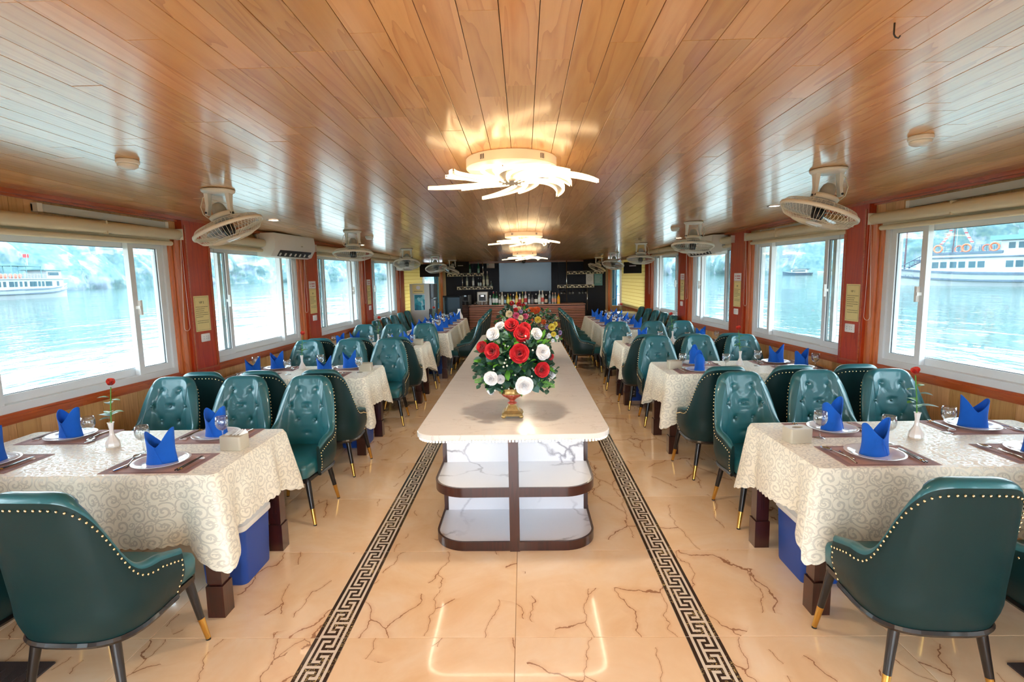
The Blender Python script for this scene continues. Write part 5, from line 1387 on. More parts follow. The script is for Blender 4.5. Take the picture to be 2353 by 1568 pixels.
def fan(x, y, label, tilt_x, tilt_y, spin=0.0, cord_side=-1, yaw=0.0):
    r = thing('ceiling_fan', label, 'fan', (x, y, CZ(y)), yaw, 'white orbit fans hanging from the ceiling')
    link('ceiling_plate', FM['plate'], r); link('yoke_arm', FM['yoke-1'], r); link('yoke_arm', FM['yoke1'], r); link('pivot_screw', FM['pivot'], r)
    c = link('power_cord', FM['cord'], r); c.rotation_euler = (0, 0, 0 if cord_side < 0 else PI)
    H = Matrix.Translation((0, 0, -.135)) @ Matrix.Rotation(math.atan2(-x, y), 4, 'Z') @ Euler((tilt_x, tilt_y, 0)).to_matrix().to_4x4() @ Matrix.Rotation(-math.atan2(-x, y), 4, 'Z') @ Matrix.Translation((0, 0, -.125))
    for nm in ('cage', 'rim', 'badge', 'hub', 'motor', 'collar'):
        o = link({'motor': 'motor_housing'}.get(nm, nm), FM[nm], r); o.matrix_local = H
    for k in range(3):
        o = link('blade', FM['blade'], r); o.matrix_local = H @ Matrix.Rotation(spin + 2 * PI * k / 3, 4, 'Z')
FL = [(-1, -2.01, 3.60, -.10, -.36, .4), (-1, -1.96, 6.24, -.12, .02, 1.0), (-1, -1.97, 9.17, -.34, .05, .3), (-1, -1.84, 11.30, -.34, -.12, .9), (-1, -1.72, 13.10, -.1, .35, 0.2),
      (1, 1.86, 3.40, -.10, .33, .7), (1, 1.88, 6.06, -.12, .04, .2), (1, 1.93, 8.95, -.15, .03, .6), (1, 1.88, 11.30, -.3, .14, .9), (1, 1.82, 13.10, -.1, .4, .1)]
FO = ['first', 'second', 'third', 'fourth', 'fifth']
for i, (s, x, y, tx, ty, sp) in enumerate(FL):
    fan(x, y, '%s white ceiling fan from the camera along the %s windows' % (FO[i % 5], SD[s]), tx, ty, sp, s)

# ------------------------------------------------------------------ flower shaped ceiling lamps
def lamp(x, y, label):
    r = thing('ceiling_lamp', label, 'ceiling lamp', (x, y, CZ(y)), 0, 'flower shaped ceiling lamps')
    r.rotation_euler = (SLOPE, 0, 0)
    q = MB(); q.lathe([(.001, 0), (.235, 0), (.240, -.004), (.240, -.050), (.234, -.055), (.001, -.055)], 64); q.build('base_disc', 'lamp_base', r, autosmooth=40)
    q = MB()
    for a in (-2.2, -.85, .6, 2.2):
        for d in (-.04, 0, .04):
            aa = a + d; q.box((-.0018, -.0018, -.038), (.0018, .0018, -.014)) ; b = len(q.v) - 8
            for i in range(b, len(q.v)): vx, vy, vz = q.v[i]; q.v[i] = (vx + .2405 * math.cos(aa), vy + .2405 * math.sin(aa), vz)
    q.build('vent_slots', 'dark_plastic', r)
    q = MB()
    for a in [2 * PI * k / 6 for k in range(6)]: q.tube([(.055 * math.cos(a), .055 * math.sin(a), -.05), (.055 * math.cos(a), .055 * math.sin(a), -.115)], .010, 8)
    q.lathe([(.001, -.112), (.07, -.112), (.075, -.118), (.07, -.124), (.001, -.124)], 24)
    q.build('centre_posts', 'lamp_arm', r, autosmooth=40)
    for k in range(12):
        a0 = 2 * PI * k / 12; up = k % 2
        R1 = .455 if not up else .36; z0 = -.118 if not up else -.098
        cen = []; n = 14
        for i in range(n + 1):
            t_ = i / n; rr = .05 + (R1 - .05) * t_; an = a0 + .95 * t_ ** 1.1; cen.append((rr * math.cos(an), rr * math.sin(an), z0 + .018 * math.sin(PI * t_) - .012 * t_))
        def w(t_): return .034 * math.sin(PI * min(1.0, .08 + t_ * .9)) ** .8 + .003
        L, Rr = [], []
        for i in range(n + 1):
            p = Vector(cen[i]); d = Vector(cen[min(i + 1, n)]) - Vector(cen[max(i - 1, 0)]); nn = Vector((d.y, -d.x, 0)).normalized(); ww = w(i / n)
            L.append(p + nn * ww); Rr.append(p - nn * ww)
        def ribbon(q, A, B, zt, zb):
            rings = [[(a.x, a.y, a.z + zt), (b.x, b.y, b.z + zt), (b.x, b.y, b.z + zb), (a.x, a.y, a.z + zb)] for a, b in zip(A, B)]
            q.loft(rings)
        q = MB(); Lm = [l.lerp(r_, .28) for l, r_ in zip(L, Rr)]; Rm = [r_.lerp(l, .16) for l, r_ in zip(L, Rr)]
        ribbon(q, L, Lm, .008, -.010); o = q.build('petal', 'petal_light', r)
        q = MB(); ribbon(q, Rm, Rr, .008, -.010); q.build('lit_edge', 'petal_light', o)
        q = MB(); ribbon(q, Lm, Rm, .004, -.002); q.build('diffuser', 'lamp_arm', o)
    ld = bpy.data.lights.new('lamp_glow', 'AREA'); ld.shape = 'DISK'; ld.size = .13; ld.energy = LAMP_W; ld.color = (1.0, .84, .64)
    lo = bpy.data.objects.new('lamp_glow', ld); COL.objects.link(lo); lo.parent = r; lo.location = (0, 0, -.128)
LAMP_W = 7.0
lamp(-.055, 2.95, 'lit white flower shaped ceiling lamp above the front of the island')
lamp(.01, 6.92, 'lit flower shaped ceiling lamp above the far end of the island')
lamp(.03, 10.85, 'lit flower shaped ceiling lamp close to the bar')
lamp(-.055, -1.05, 'unseen lit flower shaped ceiling lamp added behind the camera')  # unseen lamp added to brighten the room, spaced like the others

# ------------------------------------------------------------------ small ceiling fittings
def detector(x, y, label):
    r = thing('smoke_detector', label, 'smoke detector', (x, y, CZ(y)), 0, 'white smoke detectors'); r.rotation_euler = (SLOPE, 0, 0)
    MB().lathe([(.001, 0), (.048, 0), (.052, -.004), (.052, -.018), (.047, -.022), (.001, -.022)], 32).build('mount', 'white_plastic', r, autosmooth=35)
    MB().lathe([(.040, -.020), (.046, -.026), (.044, -.036), (.030, -.044), (.001, -.046)], 32).build('head', 'white_plastic', r, autosmooth=35)
    MB().sphere((.020, -.035, -.033), .003, n=6).build('indicator', 'dark_plastic', r)
detector(-1.99, 2.76, 'white smoke detector above the front left window'); detector(1.89, 2.68, 'white smoke detector above the front right window')
detector(-1.95, 6.89, 'white smoke detector beyond the second left ceiling fan'); detector(1.83, 6.61, 'white smoke detector beyond the second right ceiling fan')
for x, y, lb in ((-2.37, 5.16, 'lit recessed downlight beyond the first left ceiling fan'), (2.24, 4.93, 'lit recessed downlight beside the first right ceiling fan'), (-2.45, 8.2, 'lit recessed downlight before the third left ceiling fan'), (2.3, 8.1, 'lit recessed downlight before the third right ceiling fan')):
    r = thing('downlight', lb, 'downlight', (x, y, CZ(y)), 0, 'recessed downlights'); r.rotation_euler = (SLOPE, 0, 0)
    MB().lathe([(.048, -.001), (.062, -.001), (.062, -.005), (.046, -.006), (.044, -.001)], 32, cap=False).build('trim_ring', 'steel', r, smooth=True)
    MB().lathe([(.001, -.0015), (.047, -.0015), (.047, -.003), (.001, -.003)], 32).build('lens', 'downlight', r)
r = tag(MB().tube([(0, 0, 0), (0, 0, -.028), (.003, -.002, -.036), (.010, -.004, -.040), (.014, -.004, -.034)], .0022, 6).build('ceiling_hook', 'black', smooth=True), 'small dark metal hook screwed into the ceiling boards', 'hook'); r.location = (.99, 1.53, CZ(1.53))

# ------------------------------------------------------------------ fittings along the side walls
def along(s, Y, d, z): return (WX(s, Y, d), Y, z)
ON = ['', '', 'first', 'second', 'third', 'fourth', 'fifth']
for s in (-1, 1):
    bays = BAYS[s]
    for bi in range(1, 6):
        ya, yb = bays[bi]; yc = (ya + yb) / 2
        lab = '%s window on the %s side' % (ON[bi], SD[s]) if bi >= 2 else 'window beside the camera on the %s side' % SD[s]
        R = thing('roller_blind', 'rolled up beige blind above the ' + lab, 'blind', along(s, yc, 0, ZT), 0, 'rolled up beige blinds')
        q = MB(); n = 12; rings = []
        for Y in (ya - .10, ya - .085, yb + .05, yb + .065):
            k = .92 if Y in (ya - .10, yb + .065) else 1
            rings.append([(WX(s, Y, .062 + .050 * k * math.cos(a)), Y, ZT + .035 + .046 * k * math.sin(a)) for a in [2 * PI * i / n for i in range(n)]])
        q.loft(rings); q.build('cassette', 'blind', R, world=True, autosmooth=40)
        q = MB(); rings = []
        for Y in (ya - .02, yb + .0): rings.append([(WX(s, Y, .050 + .022 * math.cos(a)), Y, ZT - .045 + .020 * math.sin(a)) for a in [2 * PI * i / n for i in range(n)]])
        q.loft(rings); wbox(q, s, ya - .015, yb - .005, ZT - .05, ZT + .03, .040, .046); q.build('bottom_bar', 'blind', R, world=True, autosmooth=40)
        q = MB(); yk = ya + .62 * (yb - ya)
        wbox(q, s, yk, yk + .012, ZT - .014, ZT + .084, .008, .116); q.build('bracket', 'blind', R, world=True)
        q = MB(); 
        for Y in (ya - .106, yb + .065): wbox(q, s, Y, Y + .006, ZT - .012, ZT + .083, .010, .112)
        q.build('end_cap', 'cream_plastic', R, world=True)
        yk = yb + .055; q = MB(); loop = []
        for i in range(40):
            t_ = i / 40
            if t_ < .4: u = t_ / .4; loop.append((yk + .010 + .03 * u * u, ZT + .02 - .62 * u - .18 * u * u))
            elif t_ < .6: u = (t_ - .4) / .2; a = PI * u; loop.append((yk + .005 + .035 * math.cos(a), ZT - .78 - .035 * math.sin(a)))
            else: u = (t_ - .6) / .4; loop.append((yk - .03 + .03 * u, ZT - .78 + .80 * u))
        q.tube([along(s, Y, .095 - .02 * abs(z - ZT), z) for Y, z in loop], .0018, 5, closed=True); q.build('cord_loop', 'cream_plastic', R, world=True)
        if bi >= 2:
            q = MB(); q.tube([along(s, ya + .10, .03, ZT - .02), along(s, ya + .09, .034, 1.5), along(s, ya + .07, .034, 1.05), along(s, ya + .10, .034, .98)], .0012, 4); q.build('pull_string', 'gasket', R, world=True)
    # tube lights (unlit) on the frieze
    TL = {-1: [(3.55, 4.66, 'first'), (7.62, 8.35, 'third')], 1: [(2.6, 4.36, 'first'), (5.35, 6.55, 'second'), (9.3, 10.4, 'fourth')]}[s]
    for a, b, nm in TL:
        zc = lambda Y: CZ(Y) - .092
        R = thing('tube_light', 'unlit tube light above the %s window on the %s side' % (nm, SD[s]), 'light', along(s, (a + b) / 2, 0, 2.15), 0, 'unlit tube lights')
        q = MB(); wbox(q, s, a + .035, b - .035, lambda Y: zc(Y) - .026, lambda Y: zc(Y) + .026, .012, .040); q.build('diffuser', 'tube', R, world=True)
        q = MB(); wbox(q, s, a, a + .035, lambda Y: zc(Y) - .029, lambda Y: zc(Y) + .029, .0, .044); wbox(q, s, b - .035, b, lambda Y: zc(Y) - .029, lambda Y: zc(Y) + .029, .0, .044); q.build('end_cap', 'white_plastic', R, world=True)
        q = MB(); wbox(q, s, a, b, lambda Y: zc(Y) - .022, lambda Y: zc(Y) + .022, 0, .012); q.build('backplate', 'grey_plastic', R, world=True)
    # notices and switches on the pillars
    for bi in (2, 3, 4):
        pa, pb = pillar_gaps[(s, bi)]; w = min(.20, (pb - pa) * .60); yc = pa + (pb - pa) * .47
        zt, zb = 1.53, 1.20
        dirv = Vector((WX(s, pb) - WX(s, pa), pb - pa, 0)).normalized(); nin = Vector((-s * dirv.y, s * dirv.x, 0))
        if nin.x * s > 0: nin = -nin
        base = Vector(along(s, yc, .0605, zb))
        right = dirv * (1 if s < 0 else -1)
        mt = Matrix(((right.x, 0, nin.x, base.x), (right.y, 0, nin.y, base.y), (0, 1, nin.z, base.z), (0, 0, 0, 1)))
        txt = {(-1, 2): 'VIP 2', (1, 2): 'VIP 1'}.get((s, bi), 'VIP')
        R = thing('notice', 'yellow %s paper notice on the %s pillar of the %s windows' % (txt if txt != 'VIP' else 'printed', ON[bi], SD[s]), 'notice', base, 0, 'yellow paper notices')
        R.matrix_world = mt
        h = zt - zb; q = MB(); q.box((-w / 2, 0, 0), (w / 2, h, .0008)); q.build('sheet', 'yellow_paper', R)
        if txt != 'VIP' or True:
            t2 = txt if txt != 'VIP' else 'VIP'
            text_obj('heading', t2, .030 * w / .2, 'dark_print', R, Matrix.Translation((0, h - .072, .0011)))
        q = MB(); ww = w * .40
        for k, (f0, f1) in enumerate([(-1, 1), (-1, .4), (-1, .3), (-1, 1), (-1, 1), (-1, .1), None, (-.9, 1), (-.9, 1)]) if False else enumerate([(-1, 1), (-1, .4), (-1, .3), (-1, 1), (-1, 1), (-1, .1), (0, 0), (-.9, 1), (-.9, 1)]):
            if f0 == f1: continue
            zz = h - .105 - .0185 * k; x = ww * f0
            rng = random.Random(k)
            while x < ww * f1 - .004:
                l = rng.uniform(.008, .018); q.box((x, zz, .0008), (min(x + l, ww * f1), zz + .0042, .0012)); x += l + .004
        q.box((-w * .44, .012, .0008), (w * .44, .0132, .0011)); q.box((-w * .44, h - .0135, .0008), (w * .44, h - .012, .0011)); q.box((-w * .44, .012, .0008), (-w * .432, h - .012, .0011)); q.box((w * .432, .012, .0008), (w * .44, h - .012, .0011))
        q.build('print_lines', 'dark_print', R)
        if bi > 2:
            R = thing('notice', 'small white notice with red print above the yellow one, %s %s pillar' % (ON[bi], SD[s]), 'notice', base, 0, 'small white notices')
            R.matrix_world = mt @ Matrix.Translation((0, h + .004, 0))
            MB().box((-w / 2, 0, 0), (w / 2, .10, .0008)).build('sheet', 'white_paper', R)
            q = MB(); q.box((-w * .36, .058, .0008), (-w * .2, .066, .0012)); q.box((-w * .12, .058, .0008), (w * .36, .068, .0012)); q.box((-w * .32, .030, .0008), (-w * .2, .036, .0012)); q.box((-w * .08, .028, .0008), (w * .34, .037, .0012)); q.build('red_lettering', 'red_print', R)
        R = thing('wall_socket', 'white double socket plate below the notice on the %s %s pillar' % (ON[bi], SD[s]), 'socket', base, 0, 'white wall sockets')
        R.matrix_world = mt @ Matrix.Translation((0.012 if s < 0 else -.012, -.10, 0))
        sw = min(.115, w * .7)
        MB().loft([[(a, b, z) for a, b in rrect(-sw / 2 + e, sw / 2 - e, e, .075 - e, .006, 3)] for z, e in ((0, 0), (.006, 0), (.009, .003))]).build('plate', 'white_plastic', R, autosmooth=40)
        q = MB()
        for xx in (-sw * .25, sw * .05, sw * .25):
            for yy in (.025, .045): q.box((xx - .002, yy, .009), (xx + .002, yy + .007, .0094))
        q.build('socket_holes', 'gasket', R)
# air conditioners
def ac(s, ya, yb, zt, label):
    R = thing('air_conditioner', label, 'air conditioner', along(s, (ya + yb) / 2, 0, zt - .28), 0, 'white air conditioners')
    H = .26
    prof = [(.0, 0), (.12, -H - .02), (.155, -H - .01), (.20, -H + .06), (.215, -.06), (.205, -.0), (.0, 0)]
    prof = [(.0, 0.0), (.0, -H), (.10, -H - .015), (.155, -H + .0), (.205, -H + .085), (.215, -.09), (.20, -.0)]
    q = MB(); rings = []
    for Y, k in ((ya, .985), (ya + .012, 1), (yb - .012, 1), (yb, .985)):
        rings.append([(WX(s, Y, .002 + d * k), Y, zt + (z if z < 0 else 0) * k) for d, z in prof])
    q.loft(rings); q.build('casing_shell', 'white_plastic', R, world=True, autosmooth=35)
    q = MB()
    for Y0_, Y1_ in ((ya + .12, yb - .10),):
        p = []
        for Y in (Y0_, Y1_):
            for d, z in ((.160, -H + .004), (.203, -H + .072), (.206, -H + .070), (.163, -H + .001)): p.append((WX(s, Y, d + .001), Y, zt + z))
        if s < 0: q.hexa([p[0], p[1], p[5], p[4], p[3], p[2], p[6], p[7]])
        else: q.hexa([p[0], p[1], p[5], p[4], p[3], p[2], p[6], p[7]])
    q.build('outlet_slot', 'dark_plastic', R, world=True)
    q = MB()
    for k in range(7):
        Y = ya + .14 + (yb - ya - .28) * k / 6; q.hexa([(WX(s, Y + a, d), Y + a, zt + z) for z_ in (0, 1) for a, d, z in ((0, .170 + .018 * z_, -H + .012 + .03 * z_), (.03, .170 + .018 * z_, -H + .012 + .03 * z_), (.03, .176 + .018 * z_, -H + .009 + .03 * z_), (0, .176 + .018 * z_, -H + .009 + .03 * z_))])
    q.build('vane', 'white_plastic', R, world=True)
    q = MB(); Y = ya + (yb - ya) * (.60); q.hexa([(WX(s, Y + a, .2165 + d), Y + a, zt - .135 + z) for z in (0, .014) for a, d in ((0, 0), (.05, 0), (.05, .0012), (0, .0012))]); q.build('small_logo', 'grey_plastic', R, world=True)
    q = MB(); q.tube([along(s, ya - .06, .03, zt - .02), along(s, ya + .0, .06, zt - .16)], .018, 8); q.build('pipe_cover', 'grey_plastic', R, world=True)
ac(-1, 6.05, 7.05, 2.19, 'white wall air conditioner above the end of the second left window')
ac(1, 7.5, 8.5, 2.16, 'white wall air conditioner behind the second right ceiling fan')
ac(-1, 11.4, 12.3, 2.07, 'white wall air conditioner behind the third left ceiling fan')

# ------------------------------------------------------------------ bar
BX0, BX1, BYF, BZ = -1.335, 1.475, 13.0, .945
bar = thing('bar_counter', 'brown bar counter faced with thin horizontal wooden slats', 'bar counter', ((BX0 + BX1) / 2, BYF, 0))
def Wb(mb, name, mat, **k): return mb.build(name, mat, bar, world=True, **k)
Wb(MB().box((BX0 + .02, BYF + .02, .08), (BX1 - .02, BYF + .5, BZ - .03)), 'carcass', 'bar_back')
Wb(MB().box((BX0 - .01, BYF - .02, BZ - .022), (BX1 + .01, BYF + .55, BZ)), 'bar_top', 'bar')
Wb(MB().box((BX0 + .04, BYF + .04, 0), (BX1 - .04, BYF + .45, .08)), 'toe_kick', 'black')
NS = 20
for k in range(NS):
    z0 = .085 + k * (BZ - .035 - .085) / NS; h = (BZ - .12) / NS - .012
    q = MB(); q.loft([[(BX0, y, z) for y, z in ((BYF + .02, z0), (BYF - .004, z0 + .003), (BYF - .008, z0 + h * .5), (BYF - .004, z0 + h - .003), (BYF + .02, z0 + h))], [(BX1, y, z) for y, z in ((BYF + .02, z0), (BYF - .004, z0 + .003), (BYF - .008, z0 + h * .5), (BYF - .004, z0 + h - .003), (BYF + .02, z0 + h))]])
    q.r = [random.uniform(.01, 1)] * len(q.v); Wb(q, 'slat', 'bar')
COLS = {}
def cm(rgb, gl=.15):
    k = tuple(rgb)
    if k not in COLS:
        COLS[k] = 'bottle_tone_%d_%d_%d' % k; MT[COLS[k]] = MAT(COLS[k], rgb, gl, var=.05, coat=.4)
    return COLS[k]
def bottle(x, y, z, h, w, body, lab, cap, label, group):
    r = thing('bottle', label, 'bottle', (x, y, z), 0, group)
    q = MB(); q.lathe([(.001, 0), (w, 0), (w * 1.02, .01), (w, h * .58), (w * .85, h * .66), (w * .36, h * .76), (w * .32, h * .92), (w * .001, h * .92)], 14); q.build('body', cm(body), r, autosmooth=50)
    q = MB(); q.lathe([(w * .38, h * .86), (w * .40, h * .90), (w * .40, h), (w * .001, h)], 10); q.build('cap', cm(cap), r, autosmooth=50)
    if lab: q = MB(); q.lathe([(w * 1.035, h * .16), (w * 1.035, h * .48)], 14, cap=False); q.build('label', cm(lab, .6), r, smooth=True)
G, K, CL, WH = (30, 96, 56), (30, 28, 32), (176, 186, 186), (236, 236, 230)
BT = [(-.82, .22, .034, CL, None, WH, 'clear glass'), (-.74, .30, .038, G, WH, (170, 40, 40), 'green with round white label'), (-.667, .30, .038, G, WH, (60, 60, 60), 'dark green with round white label'), (-.59, .235, .028, (120, 130, 110), WH, WH, 'slim grey green'), (-.528, .29, .034, (220, 222, 206), (240, 236, 210), (240, 225, 210), 'tall white'),
      (-.458, .22, .030, (60, 70, 80), (150, 190, 220), (220, 220, 220), 'short with pale blue label'), (-.388, .255, .034, (210, 190, 60), (244, 232, 120), (120, 130, 60), 'yellow'), (-.322, .24, .028, (90, 120, 60), (232, 214, 120), (200, 90, 70), 'green with yellow label'), (-.252, .235, .034, (60, 60, 66), WH, (230, 230, 230), 'round white labelled'), (-.175, .285, .036, (230, 180, 60), (250, 226, 140), (240, 200, 120), 'amber yellow'),
      (-.098, .24, .032, (238, 228, 226), (214, 80, 70), WH, 'white with red lettering'), (-.03, .285, .030, (96, 110, 64), (222, 200, 110), (210, 190, 90), 'olive with gold label'), (.043, .29, .036, (206, 200, 196), (206, 60, 60), (220, 180, 170), 'clear with red label'), (.128, .235, .030, (130, 136, 136), WH, (230, 220, 230), 'small clear'), (.206, .215, .036, (92, 96, 104), (130, 134, 140), (90, 90, 96), 'stout grey'),
      (.297, .24, .042, K, (236, 230, 216), (200, 196, 190), 'dark with round cream label'), (.38, .31, .036, (196, 208, 200), (232, 232, 224), (232, 220, 210), 'tall pale'), (.457, .305, .038, (214, 214, 200), (220, 90, 80), (236, 220, 200), 'tall with red and white label'), (.543, .22, .038, K, (232, 206, 176), (226, 214, 196), 'dark with cream label'), (.634, .29, .034, (140, 148, 156), (90, 104, 116), (206, 214, 220), 'silver'),
      (.706, .255, .028, (158, 158, 148), (222, 150, 130), (220, 150, 120), 'clear with pink label'), (.766, .255, .028, (150, 156, 150), (226, 170, 140), (230, 170, 140), 'clear with salmon label'), (.845, .235, .034, (250, 186, 20), (244, 170, 40), (150, 70, 40), 'bright orange yellow')]
for i, (x, h, w, b, l, c, nm) in enumerate(BT):
    bottle(x - .0, BYF + .12 + .02 * (i % 2), BZ, h * 1.08, w, b, l, c, '%s bottle standing on the bar top, %s' % (nm, 'toward its left end' if x < -.35 else ('near its middle' if x < .35 else 'toward its right end')), 'bottles on the bar top')
for i in range(6):
    r = thing('water_glass', 'small clear glass clustered at the fridge end of the bar', 'glass', (-1.20 + .07 * i, BYF + .10 + .06 * (i % 2), BZ), 0, 'glasses on the bar top')
    MB().lathe([(.001, .004), (.022, .003), (.026, 0), (.031, .085), (.0295, .085), (.025, .008), (.001, .008)], 14).build('tumbler', 'glass', r, smooth=True)
r = thing('coffee_machine', 'white coffee machine at the fridge end of the bar', 'coffee machine', (-1.02, BYF + .36, BZ))
MB().loft([[(a, b, z) for a, b in rrect(-.13, .13, -.14, .14, .03, 4)] for z in (0, .30, .315)]).build('body', 'white_plastic', r, autosmooth=35)
MB().box((-.08, -.150, .10), (.08, -.139, .25)).build('front_recess', 'dark_plastic', r); MB().box((-.04, -.16, .20), (.04, -.15, .24)).build('spout', 'steel', r)
# shelves on the back wall
YW = YB
def shelf(x0, x1, z, label):
    r = thing('wall_shelf', label, 'shelf', ((x0 + x1) / 2, YW, z), 0, 'shelves with cut-out edges'); h = (x1 - x0) / 2
    MB().box((-h, -.26, .0), (h, 0, .02)).build('board', 'shelf_dark', r)
    q = MB(); n = 16; w = 2 * h / n
    q.box((-h, -.275, -.035), (h, -.262, -.027)); q.box((-h, -.275, .037), (h, -.262, .045)); q.box((-h, -.275, -.027), (-h + .02, -.262, .037)); q.box((h - .02, -.275, -.027), (h, -.262, .037))
    for k in range(n):
        a = -h + k * w
        if k % 3 == 0: q.box((a, -.274, .005), (a + w * .8, -.263, .037))
        elif k % 3 == 1: q.add([(a, -.274, -.027), (a + w, -.274, -.027), (a, -.274, .037), (a, -.263, -.027), (a + w, -.263, -.027), (a, -.263, .037)], [(0, 1, 2), (3, 5, 4), (0, 3, 4, 1), (1, 4, 5, 2), (2, 5, 3, 0)])
        else: q.box((a + w * .2, -.274, -.027), (a + w * .9, -.263, .008))
    q.build('fretwork_edge', 'shelf_face', r); MB().box((-h, -.261, -.035), (h, -.258, .045)).build('edge_backing', 'shelf_dark', r)
    MB().box((-h, -.258, -.035), (h, -.24, .0)).build('under_lip', 'shelf_dark', r)
shelf(-2.00, -1.06, 1.685, 'upper wall shelf on the fridge side of the screen'); shelf(-1.75, -.81, 1.335, 'lower wall shelf on the fridge side of the screen')
shelf(1.12, 2.08, 1.685, 'upper wall shelf beside the white and teal papers'); shelf(.88, 1.84, 1.335, 'lower wall shelf with hanging glasses')
kx = lambda px: (px / 5.8825 + 1000 - 1203) / 1233 * 14.25 + .02
for px, h, b, l, c, nm in ((463, .25, (70, 150, 110), (140, 190, 160), (170, 200, 180), 'pale green'), (580, .26, (70, 150, 110), (130, 180, 150), (60, 140, 100), 'green')):
    bottle(kx(px), YW - .13, 1.705, h * 1.15, .036, b, l, c, nm + ' bottle on the upper shelf on the fridge side', 'bottles on the wall shelves')
for px, h, w, b, l, c, nm in ((422, .36, .028, (150, 160, 150), (230, 232, 216), WH, 'first white capped slim'), (505, .36, .028, (160, 166, 170), (236, 236, 236), WH, 'second white capped slim'), (575, .25, .028, (40, 44, 50), (200, 200, 190), (90, 90, 90), 'small dark'), (605, .25, .026, (50, 50, 60), (210, 210, 210), (80, 80, 80), 'second small dark'), (647, .42, .034, (160, 168, 150), (228, 226, 200), (230, 200, 170), 'tall salmon capped'), (697, .42, .036, (150, 160, 140), (226, 226, 206), (234, 206, 180), 'tall cream capped'), (745, .16, .05, (84, 104, 110), None, (84, 104, 110), 'squat grey')):
    bottle(kx(px), YW - .13, 1.355, h, w, b, l, c, nm + ' bottle on the lower shelf on the fridge side', 'bottles on the wall shelves')
r = thing('glass_rack', 'dark rail of hanging stemmed glasses under the lower right wall shelf', 'glass rack', (1.36, YW - .13, 1.30))
MB().tube([(-.42, 0, -.02), (.42, 0, -.02)], .008, 6).tube([(-.42, .08, -.02), (.42, .08, -.02)], .008, 6).build('rail', 'black', r)
for i, x in enumerate((-.36, -.29, -.14, -.06, .12, .20, .28)):
    MB().lathe([(.033, .0), (.030, .004), (.004, .008), (.0035, .0), (.0035, -.07), (.012, -.08), (.032, -.10), (.036, -.125), (.028, -.16)], 12, (x, .04, -.015), cap=False).build('hanging_glass', 'glass', r, smooth=True)
# poles
for i, (x, za, zb, nm) in enumerate(((-1.06, 1.73, 2.01, 'from the ceiling to the upper left shelf'), (-1.60, 1.30, 1.68, 'between the two left shelves'), (1.12, .95, 2.01, 'from the bar to the ceiling'), (1.66, .70, 1.30, 'under the lower right shelf'))):
    o = MB().tube([(x, YW - .275 - (.0 if i != 2 else .03), za), (x, YW - .275 - (.0 if i != 2 else .03), zb)], .011, 8).build('shelf_pole', 'steel', smooth=True); tag(o, 'thin metal pole running ' + nm, 'pole', 'shelf poles')
o = thing('wall_screen', 'large dark mirror screen hung behind the bar', 'screen', (.045, YW, 1.62)); MB().box((-.69, -.05, -.40), (.69, -.03, .36)).build('screen_glass', 'tvglass', o); MB().box((-.67, -.03, -.38), (.67, 0, .34)).build('housing', 'black', o)
def speaker(x, y, z, w, h, rz, label, logo):
    r = thing('speaker', label, 'speaker', (x, y, z), rz, 'black wall speakers')
    MB().loft([[(a, b, zz) for a, b in ((-w / 2, -.16), (w / 2, -.16), (w / 2 * .8, .12), (-w / 2 * .8, .12))] for zz in (0, h)]).build('cabinet', 'speaker', r)
    MB().box((-w / 2 + .01, -.168, .01), (w / 2 - .01, -.16, h - .01)).build('front_grille', 'speaker', r)
    MB().tube([(0, .12, h / 2), (0, .26, h / 2)], .015, 6).build('bracket', 'black', r)
    if logo: q = MB(); [q.box((-.07 + .024 * k, -.171, h * .62), (-.07 + .024 * k + .019, -.168, h * .62 + .022)) for k in range(6)]; q.build('badge', 'white_print', r)
speaker(-2.24, 12.95, 1.655, .46, .30, .08, 'black speaker above the glazed door by the fridge', False)
speaker(-1.62, 14.1, 1.735, .44, .29, 0, 'black speaker with pale badge above the left wall shelf', True)
speaker(1.74, 14.1, 1.735, .40, .28, 0, 'black speaker above the upper right wall shelf', False)
speaker(2.36, 11.85, 1.650, .38, .24, -.08, 'black speaker with pale badge in front of the yellow blind', True)
o = MB().box((-.105, -.006, 0), (.105, 0, .13)).build('notice_card', 'white_paper'); tag(o, 'small white card high on the dark back wall', 'notice'); o.location = (-.87, YW, 1.85)
MB().box((-.09, -.0075, .085), (-.05, -.0055, .105)).build('teal_mark', 'boat_teal', o)
o = MB().box((-.10, -.005, 0), (.10, 0, .31)).build('paper_notice', 'white_paper'); tag(o, 'white sheet with a round emblem on the dark back wall', 'notice'); o.location = (1.76, YW, 1.34)
q = MB(); 
for R_ in (.062, .045): q.tube([(R_ * math.cos(a), -.006, .18 + R_ * math.sin(a)) for a in [2 * PI * k / 28 for k in range(28)]], .0022, 4, closed=True)
for k in range(4): q.box((-.02 + .004 * k, -.0068, .16 + .012 * k), (.03 - .003 * k, -.0055, .164 + .012 * k))
q.build('round_emblem', 'grey_plastic', o); MB().box((.0, -.0065, .02), (.07, -.005, .032)).build('red_line', 'red_print', o)
o = MB().box((-.11, -.005, 0), (.11, 0, .31)).build('paper_notice', 'boat_teal'); tag(o, 'teal sheet beside the white emblem sheet', 'notice'); o.location = (1.985, YW, 1.34)
q = MB(); [q.box((-.08, -.0065, .25 - .03 * k), (.08 - .02 * (k % 3), -.005, .256 - .03 * k)) for k in range(7)]; q.build('print_lines', 'white_paper', o)
o = thing('ceiling_camera', 'black round camera at the ceiling before the bar', 'camera', (.01, 13.6, CZ(13.6))); MB().lathe([(.001, 0), (.05, 0), (.05, -.02), (.001, -.02)], 20).build('mount', 'black', o); MB().sphere((0, 0, -.05), .045, n=16).build('dome', 'black_gloss', o, smooth=True)
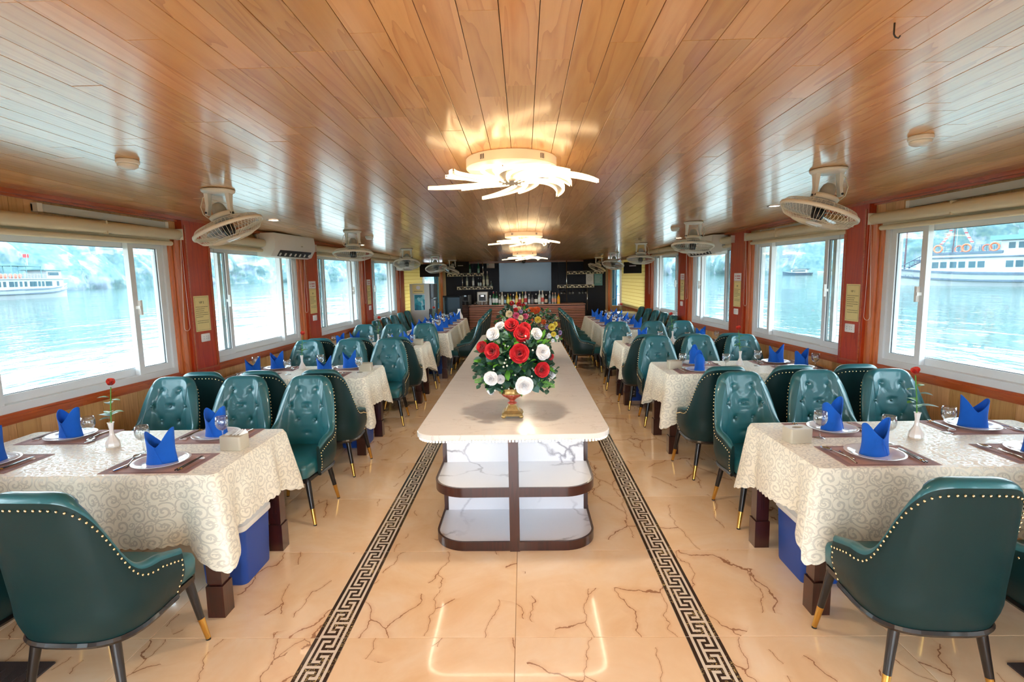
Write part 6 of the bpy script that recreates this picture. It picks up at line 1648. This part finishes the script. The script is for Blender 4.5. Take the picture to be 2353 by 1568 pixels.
# fridge
r = thing('fridge', 'tall pale fridge with grey door, posters on its side', 'fridge', (-2.30, 12.35, 0))
MB().loft([[(a, b, z) for a, b in rrect(-.27, .18, -.28, .28, .02, 3)] for z in (.03, 1.50, 1.505)]).build('cabinet', 'fridge', r, autosmooth=35)
MB().loft([[(a, b, z) for a, b in rrect(.185, .27, -.28, .28, .035, 4)] for z in (.05, 1.16)]).build('door', 'fridge_d', r, autosmooth=35)
MB().loft([[(a, b, z) for a, b in rrect(.185, .275, -.28, .28, .04, 4)] for z in (1.18, 1.50)]).build('freezer_door', 'fridge_d', r, autosmooth=35)
MB().box((.27, -.24, .55), (.30, -.21, 1.12)).build('door_handle', 'steel', r)
MB().box((-.24, -.25, 0), (.24, .25, .03)).build('plinth', 'black', r)
o = MB().box((-.13, -.004, 0), (.13, 0, .20)).build('sticker', 'yellow_paper'); tag(o, 'yellow sticker with a pale figure on the fridge side', 'sticker'); o.location = (-2.37, 12.067, 1.29)
MB().sphere((0, -.006, .13), .05, n=12, sc=(1, .08, .9)).build('pale_motif', 'white_paper', o); MB().box((-.10, -.0055, .045), (.10, -.0035, .055)).build('caption', 'dark_print', o)
o = MB().box((-.13, -.004, 0), (.13, 0, .37)).build('poster', 'white_paper'); tag(o, 'blue sea photo poster on the fridge side', 'poster'); o.location = (-2.35, 12.067, .90)
MB().box((-.118, -.0055, .012), (.118, -.0035, .358)).build('print_area', 'poster', o)
o = thing('menu_holder', 'small black card holder at the fridge corner', 'holder', (-2.10, 12.02, .80)); MB().box((-.03, -.02, 0), (.03, .02, .14)).build('case', 'black', o); MB().box((-.035, -.024, -.05), (.035, -.015, .06)).build('pocket', 'dark_plastic', o)
# dark display cabinet
r = thing('display_cabinet', 'black cabinet with mirrored door beside the bar', 'cabinet', (-1.62, 13.0, 0), -.35)
MB().box((-.26, -.24, .04), (.26, .26, 1.20)).build('carcass', 'black_gloss', r); MB().box((-.24, -.262, .08), (.20, -.242, 1.16)).build('door', 'mirror_door', r); MB().box((.205, -.262, .06), (.255, -.242, 1.18)).build('side_trim', 'black', r); MB().box((-.25, -.23, 0), (.25, .25, .04)).build('plinth', 'black', r)
# white cabinet on the right
r = thing('low_cabinet', 'low white cabinet under the yellow blind', 'cabinet', (2.24, 12.2, 0))
MB().box((-.32, -.30, .04), (.30, .30, .74)).build('carcass', 'white_plastic', r); MB().box((-.33, -.32, .74), (.31, .31, .775)).build('cabinet_top', 'white_plastic', r)
MB().box((-.31, -.315, .08), (-.01, -.302, .70)).build('door', 'fridge', r); MB().box((.0, -.315, .08), (.29, -.302, .70)).build('door', 'fridge', r); MB().box((-.30, -.29, 0), (.28, .28, .04)).build('plinth', 'black', r)
# dark floor mats at the frame edges
for x, y, lb in ((-2.52, 1.72, 'dark ribbed floor mat under the front left chairs'), (2.43, 1.70, 'dark ribbed floor mat under the front right chairs')):
    r = thing('floor_mat', lb, 'mat', (x, y, 0)); MB().box((-.42, -.42, 0), (.42, .42, .008)).build('mat_base', 'mat_floor', r)
    q = MB(); [q.box((-.38 + .05 * k, -.38, .008), (-.36 + .05 * k, .38, .011)) for k in range(16)]; q.build('ribs', 'mat_floor', r)
